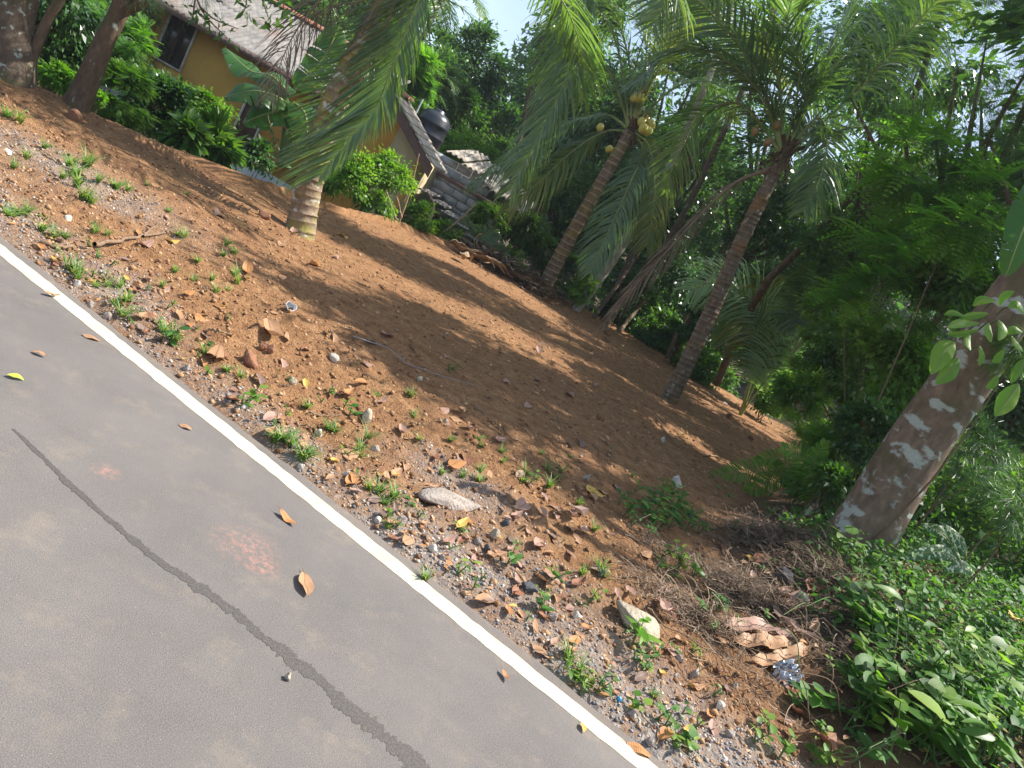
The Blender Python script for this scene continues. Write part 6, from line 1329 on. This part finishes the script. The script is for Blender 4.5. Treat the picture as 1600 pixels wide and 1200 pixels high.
# ferns
def fern(label, base, fr, Y):
    b = np.array(base); e = empty('fern', tuple(b), label, 'fern', 'ferns at the lot corner')
    for l, dz, L in fr: frond(e, [b]+pxl(l, Y, Y+dz), L, 24, 'bright_leaf', 'rachis', off=b, w=.009, start=.2, seg=3, ref=(0, -.9, .5), droop=.10, r0=.006, a=.3, scat=.05)
g = G(1235, 782)
fern('fern with arching fronds reaching over the soil toward the left', g, [([(1225, 745), (1185, 735), (1115, 742)], -.1, .17), ([(1228, 745), (1200, 752), (1160, 775)], -.2, .16), ([(1235, 740), (1215, 715), (1180, 720)], 0, .14)], g[1]-.1)
g = G(1258, 800)
fern('upright fern with neat pinnate fronds left of the lichen trunk', g, [([(1258, 750), (1252, 715), (1222, 698)], 0, .16), ([(1268, 750), (1275, 715), (1290, 690)], 0, .14), ([(1275, 755), (1300, 735), (1325, 730)], -.1, .13)], g[1]-.1)
# variegated plants
def bigplant(label, base, leaves, Y, mat, cat, name, group=None, w=.36, ref=(0, -.8, .6), short=False):
    b = np.array(base); e = empty(name, tuple(b), label, cat, group)
    for (l, dz, wd) in leaves:
        P = pxl(l, Y, Y+dz); st = MB(); s0_ = (P[0]-b)+np.array([.03, .14, -.06]) if short else np.zeros(3); V, F = tube(spline([s0_, (s0_+P[0]-b)*.5+np.array([0, 0, .02]), P[0]-b], 6), np.linspace(.008, .004, 6), 6); st.add(V, F, .5); st.obj('stalk', M['stem'], e)
        broad_leaf(e, P, wd, mat, b, ref, 0, fold=.15, seg=14, ex=.8, wav=.02)
g = G(1500, 930)
bigplant('large variegated dumb cane with white-speckled leaves below the lichen trunk', g, [([(1500, 875), (1475, 835), (1440, 818)], .1, .13), ([(1500, 880), (1470, 862), (1405, 872)], -.2, .13), ([(1510, 870), (1500, 845), (1468, 815)], 0, .11), ([(1525, 900), (1505, 885), (1475, 892)], -.2, .11)], g[1]-.1, 'variegated', 'plant', 'dumb_cane', w=.12)
g = G(1590, 900)
bigplant('second speckled dumb cane at the right edge', g, [([(1570, 845), (1590, 825), (1640, 800)], .1, .2), ([(1560, 850), (1540, 848), (1510, 872)], -.1, .18)], g[1]-.1, 'variegated', 'plant', 'dumb_cane')
g = G(1560, 900)
bigplant('bright green five-leaved plant in front of the dumb cane', g, [([(1560, 845), (1540, 840), (1522, 838)], -.2, .07), ([(1562, 848), (1550, 862), (1532, 860)], -.2, .07), ([(1565, 848), (1582, 840), (1612, 828)], -.2, .07), ([(1565, 850), (1580, 856), (1600, 858)], -.2, .07), ([(1562, 852), (1570, 862), (1580, 872)], -.25, .06)], g[1]-.5, 'lime', 'plant', 'bright_plant')
g = at(1530, 640, 6.1)
bigplant('climbing vine with large lime leaves across the lichen trunk', g, [([(1492, 535), (1475, 550), (1455, 585)], -.1, .16), ([(1498, 560), (1485, 580), (1462, 600)], -.1, .12), ([(1530, 505), (1500, 505), (1480, 512)], -.1, .07), ([(1545, 490), (1520, 493), (1500, 497)], 0, .06), ([(1545, 505), (1545, 520), (1548, 535)], -.1, .07), ([(1515, 520), (1512, 535), (1516, 548)], -.1, .06), ([(1560, 500), (1568, 515), (1560, 532)], -.1, .08), ([(1530, 515), (1500, 522), (1478, 522)], 0, .05), ([(1575, 480), (1590, 475), (1600, 490)], 0, .07), ([(1580, 525), (1590, 540), (1600, 550)], 0, .06), ([(1592, 600), (1575, 625), (1555, 650)], -.1, .15), ([(1600, 560), (1590, 580), (1580, 600)], 0, .08), ([(1555, 470), (1535, 468), (1520, 478)], 0, .07), ([(1585, 455), (1570, 462), (1560, 478)], 0, .06), ([(1530, 540), (1535, 556), (1530, 572)], 0, .06), ([(1570, 545), (1560, 560), (1550, 566)], 0, .06), ([(1508, 495), (1490, 488), (1475, 492)], 0, .05), ([(1598, 520), (1585, 515), (1575, 522)], 0, .07), ([(1560, 585), (1552, 600), (1540, 606)], 0, .06)], 5.95, 'lime', 'vine', 'climbing_vine', short=True)
for (px, py, L) in ((1570, 990, 60), (1582, 895, 40)):
    g = G(px, py, .12); fleaf(px, py, L, 10, 'yellow', 'yellow leaf caught in the green plants near the right edge' if py > 950 else 'small yellow leaf above the lance-leaved plants at the right edge', lift=.14)
for i in range(30):   # trailing stems over the bank
    px, py = rng.uniform(1230, 1600), rng.uniform(930, 1190); g = G(px, py); a = rng.uniform(0, 6.28); P = [g+[0, 0, .02], g+[.15*math.cos(a), .15*math.sin(a), .16], g+[.4*math.cos(a), .4*math.sin(a), .08]]
    mb = MB(); V, F = tube(spline(np.array(P)-P[0], 10), np.linspace(.004, .002, 10), 5); mb.add(V, F, .5); o = mb.obj('vine_stem', M['stem' if i % 3 else 'twig'], loc=tuple(P[0])); tag(o, ('green' if i % 3 else 'brown')+' thin arching stem '+where(px, py), 'stem', 'trailing stems on the green bank')
print('objects', len(bpy.data.objects), 'tris', sum(len(m.polygons)*2 for m in bpy.data.meshes))

# ------------------------------------------------------------------ haze box added for lens glare and far fading
hz_ = MB(); V, F = box(-45, 45, -8, 52, -6, 17); hz_.add(V, F, .5)
hm = bpy.data.materials.new('veil_haze'); hm.use_nodes = True; hn = hm.node_tree; hn.nodes.clear(); ho = hn.nodes.new('ShaderNodeOutputMaterial')
hv = hn.nodes.new('ShaderNodeVolumePrincipled'); hv.inputs['Density'].default_value = HAZE; hv.inputs['Color'].default_value = (.86, .93, 1, 1); hv.inputs['Anisotropy'].default_value = .3
hn.links.new(hv.outputs[0], ho.inputs['Volume'])
o = hz_.obj('haze', hm, smooth=False); tag(o, 'thin haze added for lens glare and far fading', kind='stuff')
